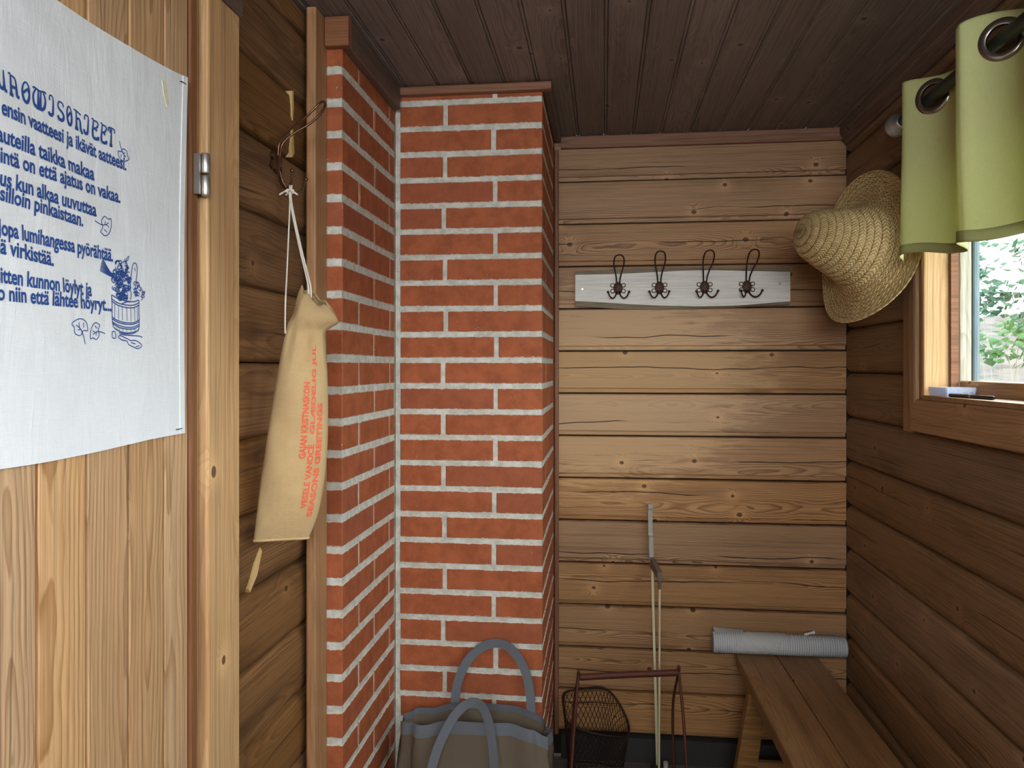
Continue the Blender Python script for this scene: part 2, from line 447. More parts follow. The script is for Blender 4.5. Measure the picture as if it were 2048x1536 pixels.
# ---- right wall with the window (and an opening added behind the camera for the side fill lamp)
WIN = (.65, 1.935, 1.195, 1.80)      # y0, y1, z0, z1
SIDE_GAP = (-.75, .15, 1.15, 1.86)
def slab_with_holes(x0, x1, holes):
    mb = MB(); ys = [YR - .1]
    for (a, b, c, d) in sorted(holes):
        mb.box((x0, ys[-1], 0), (x1, a, CZ)); mb.box((x0, a, 0), (x1, b, c)); mb.box((x0, a, d), (x1, b, CZ)); ys.append(b)
    mb.box((x0, ys[-1], 0), (x1, YB + .02, CZ)); return mb
wr = single('wall_right', slab_with_holes(XR + .06, XR + .094, [WIN, SIDE_GAP]), DARKSLAB, 'dark brown log wall around the window', kind='structure')
zs = [.002] + [1.402 + .139 * k for k in range(-10, 5)] + [CZ - .001]
for a, b in zip(zs, zs[1:]):
    spans = [(YR, YB - .001)]
    if b > WIN[2] + .03 and a < WIN[3] - .001:
        spans = [(YR, WIN[0]), (WIN[1], YB - .001)]
    if b > SIDE_GAP[2] + .03 and a < SIDE_GAP[3] - .001:
        spans = [(YR, SIDE_GAP[0]), (SIDE_GAP[1], spans[0][1])] + spans[1:]
    for y0, y1 in spans:
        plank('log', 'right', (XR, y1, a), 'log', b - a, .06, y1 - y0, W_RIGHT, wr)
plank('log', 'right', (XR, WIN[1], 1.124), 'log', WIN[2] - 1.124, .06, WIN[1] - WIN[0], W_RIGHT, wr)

# ---- left wall: hewn logs, the door in it
DY0, DY1 = .22, 1.130
mb = MB().box((XL - .17, YR - .1, 0), (XL - .09, DY0, CZ)).box((XL - .17, DY0, 1.95), (XL - .09, DY1, CZ)).box((XL - .17, DY1, 0), (XL - .09, 1.66, CZ))
wl = single('wall_left', mb, DARKSLAB, 'rough hewn dark log wall beside the door', kind='structure')
zl = [.002] + [1.706 - .139 * k for k in range(11, -3, -1)] + [CZ - .001]
for a, b in zip(zl, zl[1:]):
    plank('log', 'left', (XL + R.uniform(-.003, .002), 1.135, a), 'log', b - a, .09, .525, W_LEFT, wl)
    plank('log', 'left', (XL, YR, a), 'log', b - a, .09, DY0 - .06 - YR, W_LEFT, wl)
PALE = plain('pale_splintered_wood', (216, 182, 122), .6, 0, .2, 90)
def sliver(y, z, pts):
    mb_ = MB(); n = len(pts)
    fr = [(XL + .0005, y + a, z + b) for a, b in pts]; bk = [(XL - .014, y + a, z + b) for a, b in pts]
    mb_.add(fr + bk, [tuple(range(n))[::-1], tuple(range(n, 2 * n))] + [(i, (i + 1) % n, n + (i + 1) % n, n + i) for i in range(n)])
    part('splinter', mb_, PALE, wl, label='pale splintered gash in the log')
sliver(1.545, 1.812, [(-.003, .03), (.005, .033), (.008, .0), (.003, -.028), (-.002, -.02)])
sliver(1.545, 1.738, [(-.002, .025), (.003, .03), (.010, -.02), (.0, -.03), (-.008, -.012)])
sliver(1.365, .915, [(.030, .032), (.036, .024), (.016, -.014), (-.014, -.038), (-.020, -.03), (.004, .008)])

# ---- rear wall (behind the camera) with an opening added for the rear fill lamp
REAR_GAP = (-.45, .55, 1.15, 1.88)
mb = MB().box((-.95, YR - .1, 0), (REAR_GAP[0], YR, CZ)).box((REAR_GAP[1], YR - .1, 0), (XR + .13, YR, CZ)).box((REAR_GAP[0], YR - .1, 0), (REAR_GAP[1], YR, REAR_GAP[2])).box((REAR_GAP[0], YR - .1, REAR_GAP[3]), (REAR_GAP[1], YR, CZ))
single('wall_rear', mb, plain('rear_wall_pine', (150, 110, 72), .6, 0, .2, 8), 'pine wall with an added lamp opening opposite the plank wall', kind='structure')

# ---- ceiling
ce = single('ceiling', MB().box((-.95, YR - .1, CZ + .016), (XR + .14, YB + .12, CZ + .09)), DARKSLAB, 'dark brown stained match board ceiling', kind='structure')
x = -.893
while x < XR + .02:
    plank('ceiling_board', 'ceil', (x, YR, CZ), 'bead', .0893, .016, YB - YR, W_CEIL, ce); x += .0893
# ---- floor
fl = single('floor', MB().box((-.95, YR - .1, -.12), (XR + .13, YB + .12, -.022)), DARKSLAB, 'grey board floor', kind='structure')
y = YR
while y < YB:
    plank('floor_board', 'floor', (-.66, y, 0), 'groove', min(.12, YB - y), .022, XR + .66, W_FLOOR, fl); y += .12

# ------------------------------------------------------------------ brickwork
_bm = {}
def brick_mesh(dx, dy, dz):
    key = (round(dx, 4), round(dy, 4), round(dz, 4))
    if key in _bm: return _bm[key]
    import bmesh
    bm = bmesh.new(); bmesh.ops.create_cube(bm, size=1)
    for v in bm.verts: v.co = Vector((v.co.x * dx, v.co.y * dy, v.co.z * dz))
    bmesh.ops.bevel(bm, geom=bm.edges[:], offset=.0022, segments=1, affect='EDGES')
    me = bpy.data.meshes.new('brick'); bm.to_mesh(me); bm.free()
    a = me.attributes.new('half', 'FLOAT_VECTOR', 'POINT')
    a.data.foreach_set('vector', [dx / 2, dy / 2, dz / 2] * len(me.vertices))
    me.materials.append(BRICK); _bm[key] = me; return me
def brick(parent, x0, x1, y0, y1, z0, z1):
    o = bpy.data.objects.new('brick', brick_mesh(x1 - x0, y1 - y0, z1 - z0)); COL.objects.link(o)
    o.location = Vector(((x0 + x1) / 2, (y0 + y1) / 2, (z0 + z1) / 2)) - origin(parent); o.parent = parent
    j = lambda s: R.uniform(-s, s)
    o.rotation_euler = (j(.002), j(.004), j(.002)); o.location += Vector((j(.0006), j(.0006), j(.0006)))
    return o
CH = .0696; ZJ = 1.300
XC0, XC1, YC = -.551, -.163, 2.10
XP, YP = -.565, 1.664
rec = .0022
chim = single('chimney', MB().box((XP + .0005, YC + rec, 0), (XC1 - rec, YB - .0005, CZ - .0005)), MORTAR, 'red brick chimney with pale mortar joints beside the plank wall', 'chimney', smooth=False)
pil = single('wall_brick', MB().box((-.86, YP + rec, 0), (XP - rec, YB, CZ - .0005)), MORTAR, 'red brick fire wall between the wooden post and the chimney', kind='structure')
for j in range(-19, 11):
    z0, z1 = max(.001, ZJ + CH * j + .006), min(CZ - .001, ZJ + CH * (j + 1) - .006)
    if z1 - z0 < .008: continue
    odd = j % 2
    v = lambda s=.004: R.uniform(-s, s)
    if odd:
        s = XC0 + .122 + v(); brick(chim, XC0, s - .006, YC, YC + .254, z0, z1)
        brick(chim, s + .006, XC1, YC, YC + .122, z0, z1)
        brick(chim, XC1 - .122, XC1, YC + .134, YC + .388, z0, z1)
        brick(chim, XC1 - .122, XC1, YC + .400, YB - .016, z0, z1)
    else:
        s = XC0 + .260 + v(); brick(chim, XC0, s - .006, YC, YC + .122, z0, z1)
        brick(chim, s + .006, XC1, YC, YC + .254, z0, z1)
        brick(chim, XC1 - .122, XC1, YC + .266, YB - .016, z0, z1)
    z0 += .001; z1 -= .001
    if odd:
        a = 1.781 + v(); b = 2.047 + v()
        brick(pil, XP - .254, XP, YP, a - .0055, z0, z1)
        brick(pil, XP - .122, XP, a + .0055, b - .0055, z0, z1)
        brick(pil, XP - .122, XP, b + .0055, YC - .006, z0, z1)
    else:
        a = 1.906 + v()
        brick(pil, XP - .122, XP, YP, a - .0055, z0, z1)
        brick(pil, XP - .122, XP, a + .0055, YC - .008, z0, z1)

# ------------------------------------------------------------------ trims
def trim(n, label, *args, **kw):
    frame, o, kind, w, t, L, mat = args
    ob = plank('trim_%d' % n, frame, o, kind, w, t, L, mat, None); return tag(ob, label, kind='structure')
trim(1, 'red brown cornice strip above the plank wall', 'back', (-.14, YB - .018, CZ - .0415), 'round', .04, .016, XR + .138, W_TRIM)
trim(2, 'dark stepped cornice above the window wall', 'right', (XR - .026, YB - .02, CZ - .0585), 'cove', .057, .024, YB - YR - .02, W_DARKTRIM)
trim(3, 'small brown cornice strip across the chimney top', 'back', (XC0 + .001, YC - .024, CZ - .0235), 'round', .022, .021, XC1 - XC0 + .024, W_TRIM)
trim(4, 'dark cornice strip along the chimney side', 'left', (XC1 + .0235, YC + .002, CZ - .0235), 'round', .022, .021, YB - .04 - YC, W_DARKTRIM)
trim(5, 'dark board along the ceiling over the brick fire wall', 'left', (XP + .021, YP - .002, CZ - .0655), 'round', .064, .02, YC - YP - .024, W_DARKTRIM)
trim(6, 'short brown cornice block over the corner of the brick fire wall', 'back', (XP - .031, YP - .024, CZ - .0655), 'round', .064, .021, .052, W_TRIM)
trim(7, 'narrow red brown corner strip between chimney and plank wall', 'back_up', (XC1 + .001, YB - .015, .08), 'round', .0145, .012, CZ - .125, W_TRIM)
trim(8, 'upright pine post at the edge of the brick fire wall', 'back_up', (-.6205, YP - .070, 0), 'round', .0215, .066, CZ - .002, W_POST)

# ------------------------------------------------------------------ door with frame
door = single('door_1', MB().box((XD - .055, .30, .01), (XD - .018, 1.0885, 1.86)), DARKSLAB, 'honey coloured plank door with the white towel pinned on it', kind='structure')
yj = [1.0885, 1.0248]
while yj[-1] > .33: yj.append(yj[-1] - .0815)
yj[-1] = .30
for a, b in zip(yj, yj[1:]):
    plank('door_board', 'left_up', (XD, a, .01), 'groove', a - b, .018, 1.85, W_DOOR, door)
tr = trim(9, 'red brown inner door jamb', 'left_up', (XD + .001, 1.1125, 0), 'round', .0215, .05, 1.86, W_JAMB)
trim(10, 'narrow brown door stop strip', 'left_up', (XD - .004, 1.1235, 0), 'round', .0098, .05, 1.86, W_CASE)
trim(11, 'pale pine door casing board beside the hinge', 'left_up', (XD + .010, 1.2295, 0), 'round', .1045, .036, 1.85, W_CASE)
trim(12, 'dark head board above the door', 'left', (XD + .014, .10, 1.8515), 'round', .11, .04, 1.1315, W_DARKTRIM)
trim(13, 'pine casing board on the latch side of the door', 'left_up', (XD + .010, .285, 0), 'round', .12, .036, 1.85, W_CASE)
hg = MB()
for z0, z1 in ((1.5315, 1.5635), (1.5645, 1.596)):
    hg.tube([(XD + .0145, 1.108, z0 + .002), (XD + .0145, 1.108, z0 + .004), (XD + .0145, 1.108, z1 - .002), (XD + .0145, 1.108, z1)], lambda i: .0068 if i in (1, 2) else .0058, 14)
h = part('hinge', hg, STEEL, door, True, 'steel barrel hinge')
part('hinge_leaf', MB().box((XD + .002, 1.0965, 1.535), (XD + .0110, 1.1010, 1.594)), STEEL, h)

# ------------------------------------------------------------------ window
win = thing('window_1', (XR, 1.4675, WIN[2]), 'wooden window with weathered sash looking out on bushes', None, kind='structure')
y0, y1, z0, z1 = WIN
WX = XR + .088                                  # glass plane
def wplank(name, *a): return plank(name, *a, parent=win)
# casing on the room side
for nm, fr, o, w, t, L, kd in (
        ('casing_side', 'right_up', (XR - .020, 2.008, z0 - .072), .062, .022, z1 - z0 + .14, 'round'),
        ('casing_side', 'right_up', (XR - .028, y1 + .004, z0 - .0), .068, .03, z1 - z0, 'cove'),
        ('casing_side', 'right_up', (XR - .024, y0 - .130, z0 - .072), .130, .026, z1 - z0 + .14, 'round'),
        ('casing_bottom', 'right', (XR - .026, 2.006, z0 - .068), .078, .028, 2.006 - (y0 - .0), 'round'),
        ('casing_top', 'right', (XR - .024, 2.006, z1 + .001), .066, .026, 2.006 - (y0 - .0), 'round')):
    wplank(nm, fr, o, kd, w, t, L, W_WIN)
# reveal
wplank('jamb', 'back_up', (XR - .022, y1 - .001, z0 + .011), 'round', .056, .014, z1 - z0 - .012, W_CASE)
part('jamb', MB().box((XR - .02, y0, z0 + .011), (XR + .10, y0 + .014, z1)), W_CASE, win)
part('stop', MB().box((XR + .0345, y1 - .010, z0 + .012), (XR + .0515, y1 + .003, z1)), W_JAMB, win)
part('sill', MB().box((XR - .0255, y0, z0 + .0105), (XR + .0515, y1 - .001, z0 + .0205)), W_WIN, win)
part('head', MB().box((XR - .02, y0, z1 - .014), (XR + .10, y1, z1)), W_WIN, win)
# sash
wplank('sash_stile', 'back_up', (XR + .052, y1 - .013, z0 + .0105), 'round', .027, .03, z1 - z0 - .036, W_SASH)
wplank('sash_stile', 'back_up', (XR + .0795, y1 - .016, z0 + .0105), 'round', .016, .03, z1 - z0 - .036, W_SASHB)
wplank('sash_rail', 'right', (XR + .0525, y1 - .014, z0 + .0105), 'round', .044, .042, y1 - y0 - .04, W_WIN)
wplank('sash_rail', 'right', (XR + .0525, y1 - .014, z1 - .055), 'round', .04, .042, y1 - y0 - .04, W_SASH)
part('sash_stile', MB().box((XR + .0525, y0 + .0145, z0 + .0105), (XR + .0955, y0 + .06, z1 - .0145)), W_SASH, win)
def glass_material():
    t = NT('window_glass')
    tr_ = t.node('ShaderNodeBsdfTransparent'); gl = t.node('ShaderNodeBsdfGlossy'); gl.inputs['Roughness'].default_value = .02
    tr_.inputs[0].default_value = (.95, .98, .97, 1)
    lw = t.node('ShaderNodeLayerWeight'); lw.inputs[0].default_value = .5
    fac = t.math('MULTIPLY_ADD', t.math('POWER', lw.outputs['Facing'], 5.0), .6, .03)
    mx = t.node('ShaderNodeMixShader'); t.l.new(fac, mx.inputs[0]); t.l.new(tr_.outputs[0], mx.inputs[1]); t.l.new(gl.outputs[0], mx.inputs[2])
    t.l.new(mx.outputs[0], t.n['Material Output'].inputs[0]); return t.m
GLASS = glass_material()
part('pane', MB().box((WX, y0 + .055, z0 + .05), (WX + .003, y1 - .0175, z1 - .05)), GLASS, win, label='clear window pane')
# ------------------------------------------------------------------ things on the window sill
def clear_plastic():
    t = NT('clear_plastic')
    tr_ = t.node('ShaderNodeBsdfTransparent'); tr_.inputs[0].default_value = (.92, .95, 1, 1)
    b = t.bsdf; b.inputs['Base Color'].default_value = (.86, .90, 1, 1); b.inputs['Roughness'].default_value = .12
    lw = t.node('ShaderNodeLayerWeight'); lw.inputs[0].default_value = .5
    fac = t.math('MULTIPLY_ADD', lw.outputs['Facing'], .45, .16)
    mx = t.node('ShaderNodeMixShader'); t.l.new(fac, mx.inputs[0]); t.l.new(tr_.outputs[0], mx.inputs[1]); t.l.new(b.outputs[0], mx.inputs[2])
    t.l.new(mx.outputs[0], t.n['Material Output'].inputs[0]); return t.m
CLEAR = clear_plastic()
zsill = z0 + .0206
bx = thing('plastic_box', (XR + .03, 1.855, zsill), 'small clear plastic box standing in the corner of the window sill', 'box')
def shell(mb_, a, b, w):
    (ax, ay, az), (bx_, by, bz) = a, b
    mb_.box(a, (bx_, by, az + w)).box((ax, ay, az), (ax + w, by, bz)).box((bx_ - w, ay, az), (bx_, by, bz)).box((ax + w, ay, az), (bx_ - w, ay + w, bz)).box((ax + w, by - w, az), (bx_ - w, by, bz))
    return mb_
bA, bB = (XR - .014, 1.830, zsill), (XR + .046, 1.920, zsill + .018)
part('body', shell(MB(), bA, bB, .0018), CLEAR, bx)
part('lid', MB().box((bA[0] - .0008, bA[1] - .0008, bB[2] + .0004), (bB[0] + .0008, bB[1] + .0008, bB[2] + .0024)).box((bA[0] - .0028, bA[1] - .0008, bB[2] - .008), (bA[0] - .0010, bB[1] + .0008, bB[2] + .0024)).box((bA[0], bA[1] - .0030, bB[2] - .008), (bB[0], bA[1] - .0010, bB[2] + .0024)), CLEAR, bx)
ct = MB()
for i in range(5):
    ct.tube([(XR - .006 + .011 * i, 1.842 + .006 * (i % 2), zsill + .006), (XR - .002 + .010 * i, 1.905, zsill + .0065)], .0028, 8)
part('contents', ct, plain('pale_sticks', (206, 210, 222), .4), bx, True)
pn = thing('pen', (XR - .006, 1.74, zsill), 'slim black pen lying on the window sill beside the clear box', 'pen')
a_, b_ = Vector((XR - .012, 1.82, zsill + .0042)), Vector((XR + .004, 1.655, zsill + .0042))
BLACK = plain('black_plastic', (26, 25, 24), .35, 0, .1)
lerp = lambda t: a_ + (b_ - a_) * t
part('barrel', MB().tube([lerp(.0), lerp(.02), lerp(.48)], lambda i: .003 if i == 0 else .0041, 12), BLACK, pn, True)
part('band', MB().tube([lerp(.4805), lerp(.515)], .0041, 12), STEEL, pn, True)
part('cap', MB().tube([lerp(.5155), lerp(.96), lerp(1.0)], lambda i: .0041 if i < 2 else .0026, 12), BLACK, pn, True)

# ------------------------------------------------------------------ curtain on its rod
RX, RZ = .700, 1.861
rod = thing('curtain_rod', (RX, 1.5, RZ), 'dark metal curtain rod with a round steel finial above the window', 'curtain rod')
RODM = plain('dark_green_grey_metal', (58, 66, 64), .4, .6, .12, 30)
FINM = plain('brushed_finial', (190, 198, 204), .35, .8, .1, 30)
part('rod', MB().tube([(RX, y, RZ) for y in (.80, 1.2, 1.6, 1.955)], .0125, 20), RODM, rod, True)
fpts = [(.0, .013), (.004, .0165), (.009, .0165), (.011, .013), (.015, .014), (.022, .0235), (.034, .0285), (.046, .0265), (.056, .018), (.061, .008), (.063, .001)]
for ys, sg in ((1.955, 1), (.80, -1)):
    part('finial', MB().tube([(RX, ys + sg * d, RZ) for d, r in fpts], lambda i: fpts[i][1], 20), FINM, rod, True, 'round steel finial')
for yb in (1.925, .86):
    part('bracket', MB().tube([(XR - .001, yb, RZ - .03), (XR - .02, yb, RZ - .028), (RX + .02, yb, RZ - .026), (RX, yb, RZ - .016)], .005, 10).box((XR - .004, yb - .012, RZ - .05), (XR - .0005, yb + .012, RZ - .01)), RODM, rod)

def curtain_material(name, rgb, tw=.5):
    t = NT(name); tc = t.node('ShaderNodeTexCoord').outputs['UV']
    x, y, z = t.sep(tc)
    wv = t.math('MULTIPLY', t.noise(t.comb(t.math('MULTIPLY', x, 60), t.math('MULTIPLY', y, 1500), 0.0), 1, 2), 1.0)
    wh = t.noise(t.comb(t.math('MULTIPLY', x, 1500), t.math('MULTIPLY', y, 60), 0.0), 1, 2)
    w = t.math('MULTIPLY_ADD', t.math('ADD', wv, wh), .5, 0)
    c = lin(*rgb)
    col = t.mix(w, tuple(k * .82 for k in c[:3]) + (1,), tuple(min(1, k * 1.18) for k in c[:3]) + (1,))
    t.bump(w, .2, .0008); t.done(col, .85, 0, .15)
    tl = t.node('ShaderNodeBsdfTranslucent'); t.l.new(col, tl.inputs[0])
    mx = t.node('ShaderNodeMixShader'); mx.inputs[0].default_value = tw
    t.l.new(t.bsdf.outputs[0], mx.inputs[1]); t.l.new(tl.outputs[0], mx.inputs[2]); t.l.new(mx.outputs[0], t.n['Material Output'].inputs[0])
    return t.m
GREEN = curtain_material('lime_green_cotton', (220, 226, 162), .2)
HEM = curtain_material('doubled_green_hem', (168, 174, 116), .06)
# plan of the folds: (y, x) through the rod, alternately room side and window side
plan = [(1.895, .690), (1.868, .668), (1.84, .662), (1.80, .686), (1.765, .716), (1.735, .735), (1.712, .738), (1.68, .728), (1.62, .69), (1.565, .655), (1.542, .648), (1.525, .655), (1.49, .700), (1.462, .733), (1.44, .737), (1.40, .722),
        (1.34, .685), (1.29, .652), (1.27, .650), (1.25, .664), (1.215, .705), (1.18, .735), (1.15, .735), (1.09, .70), (1.03, .655), (1.00, .650), (.97, .68), (.94, .72), (.91, .735)]
path = spline([(y, x, 0) for y, x in plan], 8)
alen = [0]
for p, q in zip(path, path[1:]): alen.append(alen[-1] + (q - p).length)
TOPZ, BOTZ = RZ + .047, 1.520
def curtain_pt(i, v):
    p = path[i]; s = alen[i]
    loose = v ** 1.2
    z = TOPZ + (BOTZ - TOPZ) * v + .006 * math.sin(s * 23) * v + .008 * math.sin(s * 9 + 1) * loose
    if v < .14: z += .006 * math.sin(s * 31) * (1 - v / .14)
    xx = RX - .002 + (p.y - RX + .002) * (1.0 - .15 * loose) + .004 * math.sin(s * 40 + v * 4) * loose
    yy = p.x + .010 * math.sin(s * 17 + 2) * loose + .014 * loose * (1 if i < 40 else .3)
    return Vector((yy and xx, yy, z))
cur = thing('curtain', (RX, 1.42, BOTZ), 'lime green cotton valance curtain hung by steel eyelets on the rod', 'curtain')
NP, NV = len(path), 26
eyes = []
for i in range(1, NP):
    if (path[i - 1].y - RX) * (path[i].y - RX) < 0 and path[i].x < 1.86:
        eyes.append((i, Vector((RX, (path[i - 1].x + path[i].x) / 2 + .001, RZ))))
def cloth_part(name, v0, v1, nv, off, mat, label=None):
    mb_ = MB(); uvs = []
    for j in range(nv + 1):
        v = v0 + (v1 - v0) * j / nv
        for i in range(NP):
            a = curtain_pt(max(0, i - 1), v); b = curtain_pt(min(NP - 1, i + 1), v)
            d = (b - a); nrm = Vector((-d.y, d.x, 0)).normalized() * (-1)
            mb_.v.append(tuple(curtain_pt(i, v) + nrm * off)); uvs.append((alen[i], v * (TOPZ - BOTZ)))
    for j in range(nv):
        for i in range(NP - 1):
            mid = (Vector(mb_.v[j * NP + i]) + Vector(mb_.v[(j + 1) * NP + i + 1])) / 2
            if any((mid - c_).length < .0285 for _, c_ in eyes): continue
            mb_.f.append((j * NP + i, j * NP + i + 1, (j + 1) * NP + i + 1, (j + 1) * NP + i))
    o = part(name, mb_, mat, cur, True, label)
    uvl = o.data.uv_layers.new(name='UVMap')
    for lp in o.data.loops: uvl.data[lp.index].uv = uvs[lp.vertex_index]
    sd = o.modifiers.new('thickness', 'SOLIDIFY'); sd.thickness = .0009; sd.offset = 0
    return o
cloth_part('fabric', 0, .955, 80, 0, GREEN)
cloth_part('hem', .945, 1.0, 3, .0012, HEM, 'doubled darker hem along the bottom')
RING = plain('polished_eyelet_steel', (150, 146, 142), .22, .95, .08, 20)
# eyelets where the cloth crosses the rod
for i, c in eyes:
    if True:
        a = path[max(0, i - 3)]; b = path[min(NP - 1, i + 3)]; d = Vector((b.y - a.y, b.x - a.x, 0)).normalized()
        up = Vector((0, 0, 1)); nrm = d.cross(up)
        rg = MB(); prof = [(.0245, -.0012), (.0255, .0035), (.0295, .005), (.0345, .0038), (.0385, .0006), (.0380, -.0038), (.0300, -.005), (.0250, -.0036)]
        def rp(u, w):
            r, h_ = prof[int(round(w * len(prof))) % len(prof)]; g = 2 * PI * u
            return c + (d * math.cos(g) + up * math.sin(g)) * r + nrm * h_
        rg.grid(rp, 36, len(prof), True)
        part('eyelet', rg, RING, cur, True, 'round steel eyelet')

# ------------------------------------------------------------------ straw hat
def straw():
    t = NT('plaited_straw'); uv = t.node('ShaderNodeTexCoord').outputs['UV']
    u, v, _ = t.sep(uv)
    pitch = .0105
    fv = t.math('FRACT', t.math('DIVIDE', v, pitch)); tri = t.math('ABSOLUTE', t.math('SUBTRACT', fv, .5))
    wob = t.noise(uv, 160, 2)
    ph = t.math('ADD', t.math('DIVIDE', u, .0098), t.math('ADD', t.math('MULTIPLY', tri, 2.2), wob))
    st = t.math('FRACT', ph); stw = t.math('ABSOLUTE', t.math('SUBTRACT', st, .5))
    seam = t.smooth(tri, .36, .5)
    n = t.noise(uv, 60, 3)
    col = t.mix(t.smooth(stw, .1, .45), lin(208, 182, 130), lin(160, 132, 84))
    col = t.mix(t.math('MULTIPLY', seam, .6), col, lin(112, 90, 54))
    col = t.mix(t.math('MULTIPLY', t.smooth(n, .4, .7), .35), col, lin(222, 200, 150))
    hgt = t.math('SUBTRACT', t.math('SUBTRACT', 1.0, t.math('MULTIPLY', stw, 1.4)), t.math('MULTIPLY', seam, .8))
    t.bump(hgt, .9, .0035)
    return t.done(col, .6, 0, .3)
STRAW = straw()
hc = Vector((.672, 2.13, 1.583))
axis = Vector((-.90, -.33, .20)).normalized()
downv = Vector((-.11, 0, -.374)).normalized(); hx = (downv - axis * downv.dot(axis)).normalized(); hy = axis.cross(hx)
hat = thing('straw_hat', tuple(hc), 'plaited straw sun hat hanging on the dark log wall beside the curtain', 'hat')
crown_pr = spline([(0.0005, .196, 0), (.022, .193, 0), (.042, .183, 0), (.056, .164, 0), (.066, .138, 0), (.076, .105, 0), (.086, .070, 0), (.096, .040, 0), (.108, .018, 0)], 14)
brim_pr = spline([(.107, .019, 0), (.124, .006, 0), (.145, .000, 0), (.165, .000, 0), (.184, .004, 0), (.196, .010, 0)], 16)
def hat_part(name, pr, s0, pitch):
    mb_ = MB(); uvs = []; s = s0; NS = 120
    for j, p in enumerate(pr):
        if j: s += (p - pr[j - 1]).length
        q = pr[min(j + 1, len(pr) - 1)] - pr[max(j - 1, 0)]; nr = Vector((-q.y, q.x, 0)).normalized() * -1
        if nr.y < 0: nr = -nr
        rid = .14 * pitch * abs(math.sin(PI * (s - s0) / pitch)) ** .8
        for i in range(NS):
            g = 2 * PI * i / NS
            r = p.x + nr.x * rid; h_ = p.y + nr.y * rid
            fr = max(0, (p.x - .10) / .1)
            h_ += fr * (.016 * math.cos(2 * g) - .012 * math.cos(g) + .005 * math.sin(3 * g + 1)) + .003 * math.sin(2 * g + 1) * (p.x / .1)
            r *= 1 + .02 * math.sin(2 * g + .6) + .012 * math.sin(3 * g)
            mb_.v.append(tuple(hc + hx * (r * math.cos(g)) + hy * (r * math.sin(g)) + axis * h_)); uvs.append((g * .1, (s - s0) * .0105 / pitch))
    for j in range(len(pr) - 1):
        for i in range(NS):
            i2 = (i + 1) % NS; mb_.f.append((j * NS + i, j * NS + i2, (j + 1) * NS + i2, (j + 1) * NS + i))
    o = part(name, mb_, STRAW, hat, True)
    l = o.data.uv_layers.new(name='UVMap')
    for pol in o.data.polygons:
        us = [uvs[o.data.loops[k].vertex_index] for k in pol.loop_indices]
        wrap = max(q[0] for q in us) - min(q[0] for q in us) > .3
        for k, q in zip(pol.loop_indices, us): l.data[k].uv = (q[0] + (2 * PI * .1 if wrap and q[0] < .3 else 0), q[1])
    sd = o.modifiers.new('thickness', 'SOLIDIFY'); sd.thickness = .0028; sd.offset = -1
    return s
s1 = hat_part('crown', crown_pr, 0, .0185)
hat_part('brim', brim_pr, s1, .0115)
nail_top = hc - hx * .185
part('hanging_nail', MB().tube([(XR + .01, nail_top.y, nail_top.z - .012), (nail_top.x - .008, nail_top.y - .004, nail_top.z - .008)], .0018, 8), DARKSTEEL, hat)

# ------------------------------------------------------------------ coat rack with four wire hooks
rack = thing('coat_rack', (.245, YB, 1.54), 'white live edge board with four brown wire hooks on the plank wall', 'coat rack')
yf = YB - .022
def rack_edge(u):
    x = -.093 + .677 * u
    top = 1.594 + .006 * math.sin(PI * min(1, u * 1.3)) + .0025 * u
    bot = 1.4795 - .0135 * math.sin(PI * min(1, u * 1.05)) ** 1.5 + .004 * max(0, u - .75) - .002 * math.sin(9 * u)
    return x, top, bot
NU = 40
def bevel_in(u): return .012 + .004 * math.sin(7 * u) , .011 + .006 * math.sin(5 * u + 1)
mb = MB(); mw = MB(); mw2 = MB()
for i in range(NU + 1):
    u = i / NU; x, tp, bt = rack_edge(u); bi, bj = bevel_in(u)
    mb.v += [(x, yf, bt + bj), (x, yf, tp - bi), (x, YB - .001, tp - bi), (x, YB - .001, bt + bj)]
    mw.v += [(x, yf, tp - bi), (x, yf + .010, tp), (x, YB - .001, tp), (x, YB - .001, tp - bi)]
    mw2.v += [(x, yf, bt + bj), (x, YB - .001, bt + bj), (x, YB - .001, bt), (x, yf + .010, bt)]
for m in (mb, mw, mw2):
    for i in range(NU):
        for k in range(4):
            q = (k + 1) % 4; m.f.append((i * 4 + k, i * 4 + q, i * 4 + 4 + q, i * 4 + 4 + k))
    m.f += [(0, 3, 2, 1), (NU * 4, NU * 4 + 1, NU * 4 + 2, NU * 4 + 3)]
bd = part('board', mb, W_WHITE, rack)
part('waney_edge', mw, W_WANE, rack, label='grey bark edge along the top')
part('waney_edge', mw2, W_WANE, rack, label='grey bark edge along the bottom')
for sx, sz in ((-.070, 1.535), (.552, 1.545)):
    part('screw', MB().tube([(sx, yf - .0012, sz), (sx, yf + .002, sz)], .0035, 12), STEEL, rack)
WIRE = plain('dark_brown_wire', (62, 44, 36), .45, .6, .2, 120)

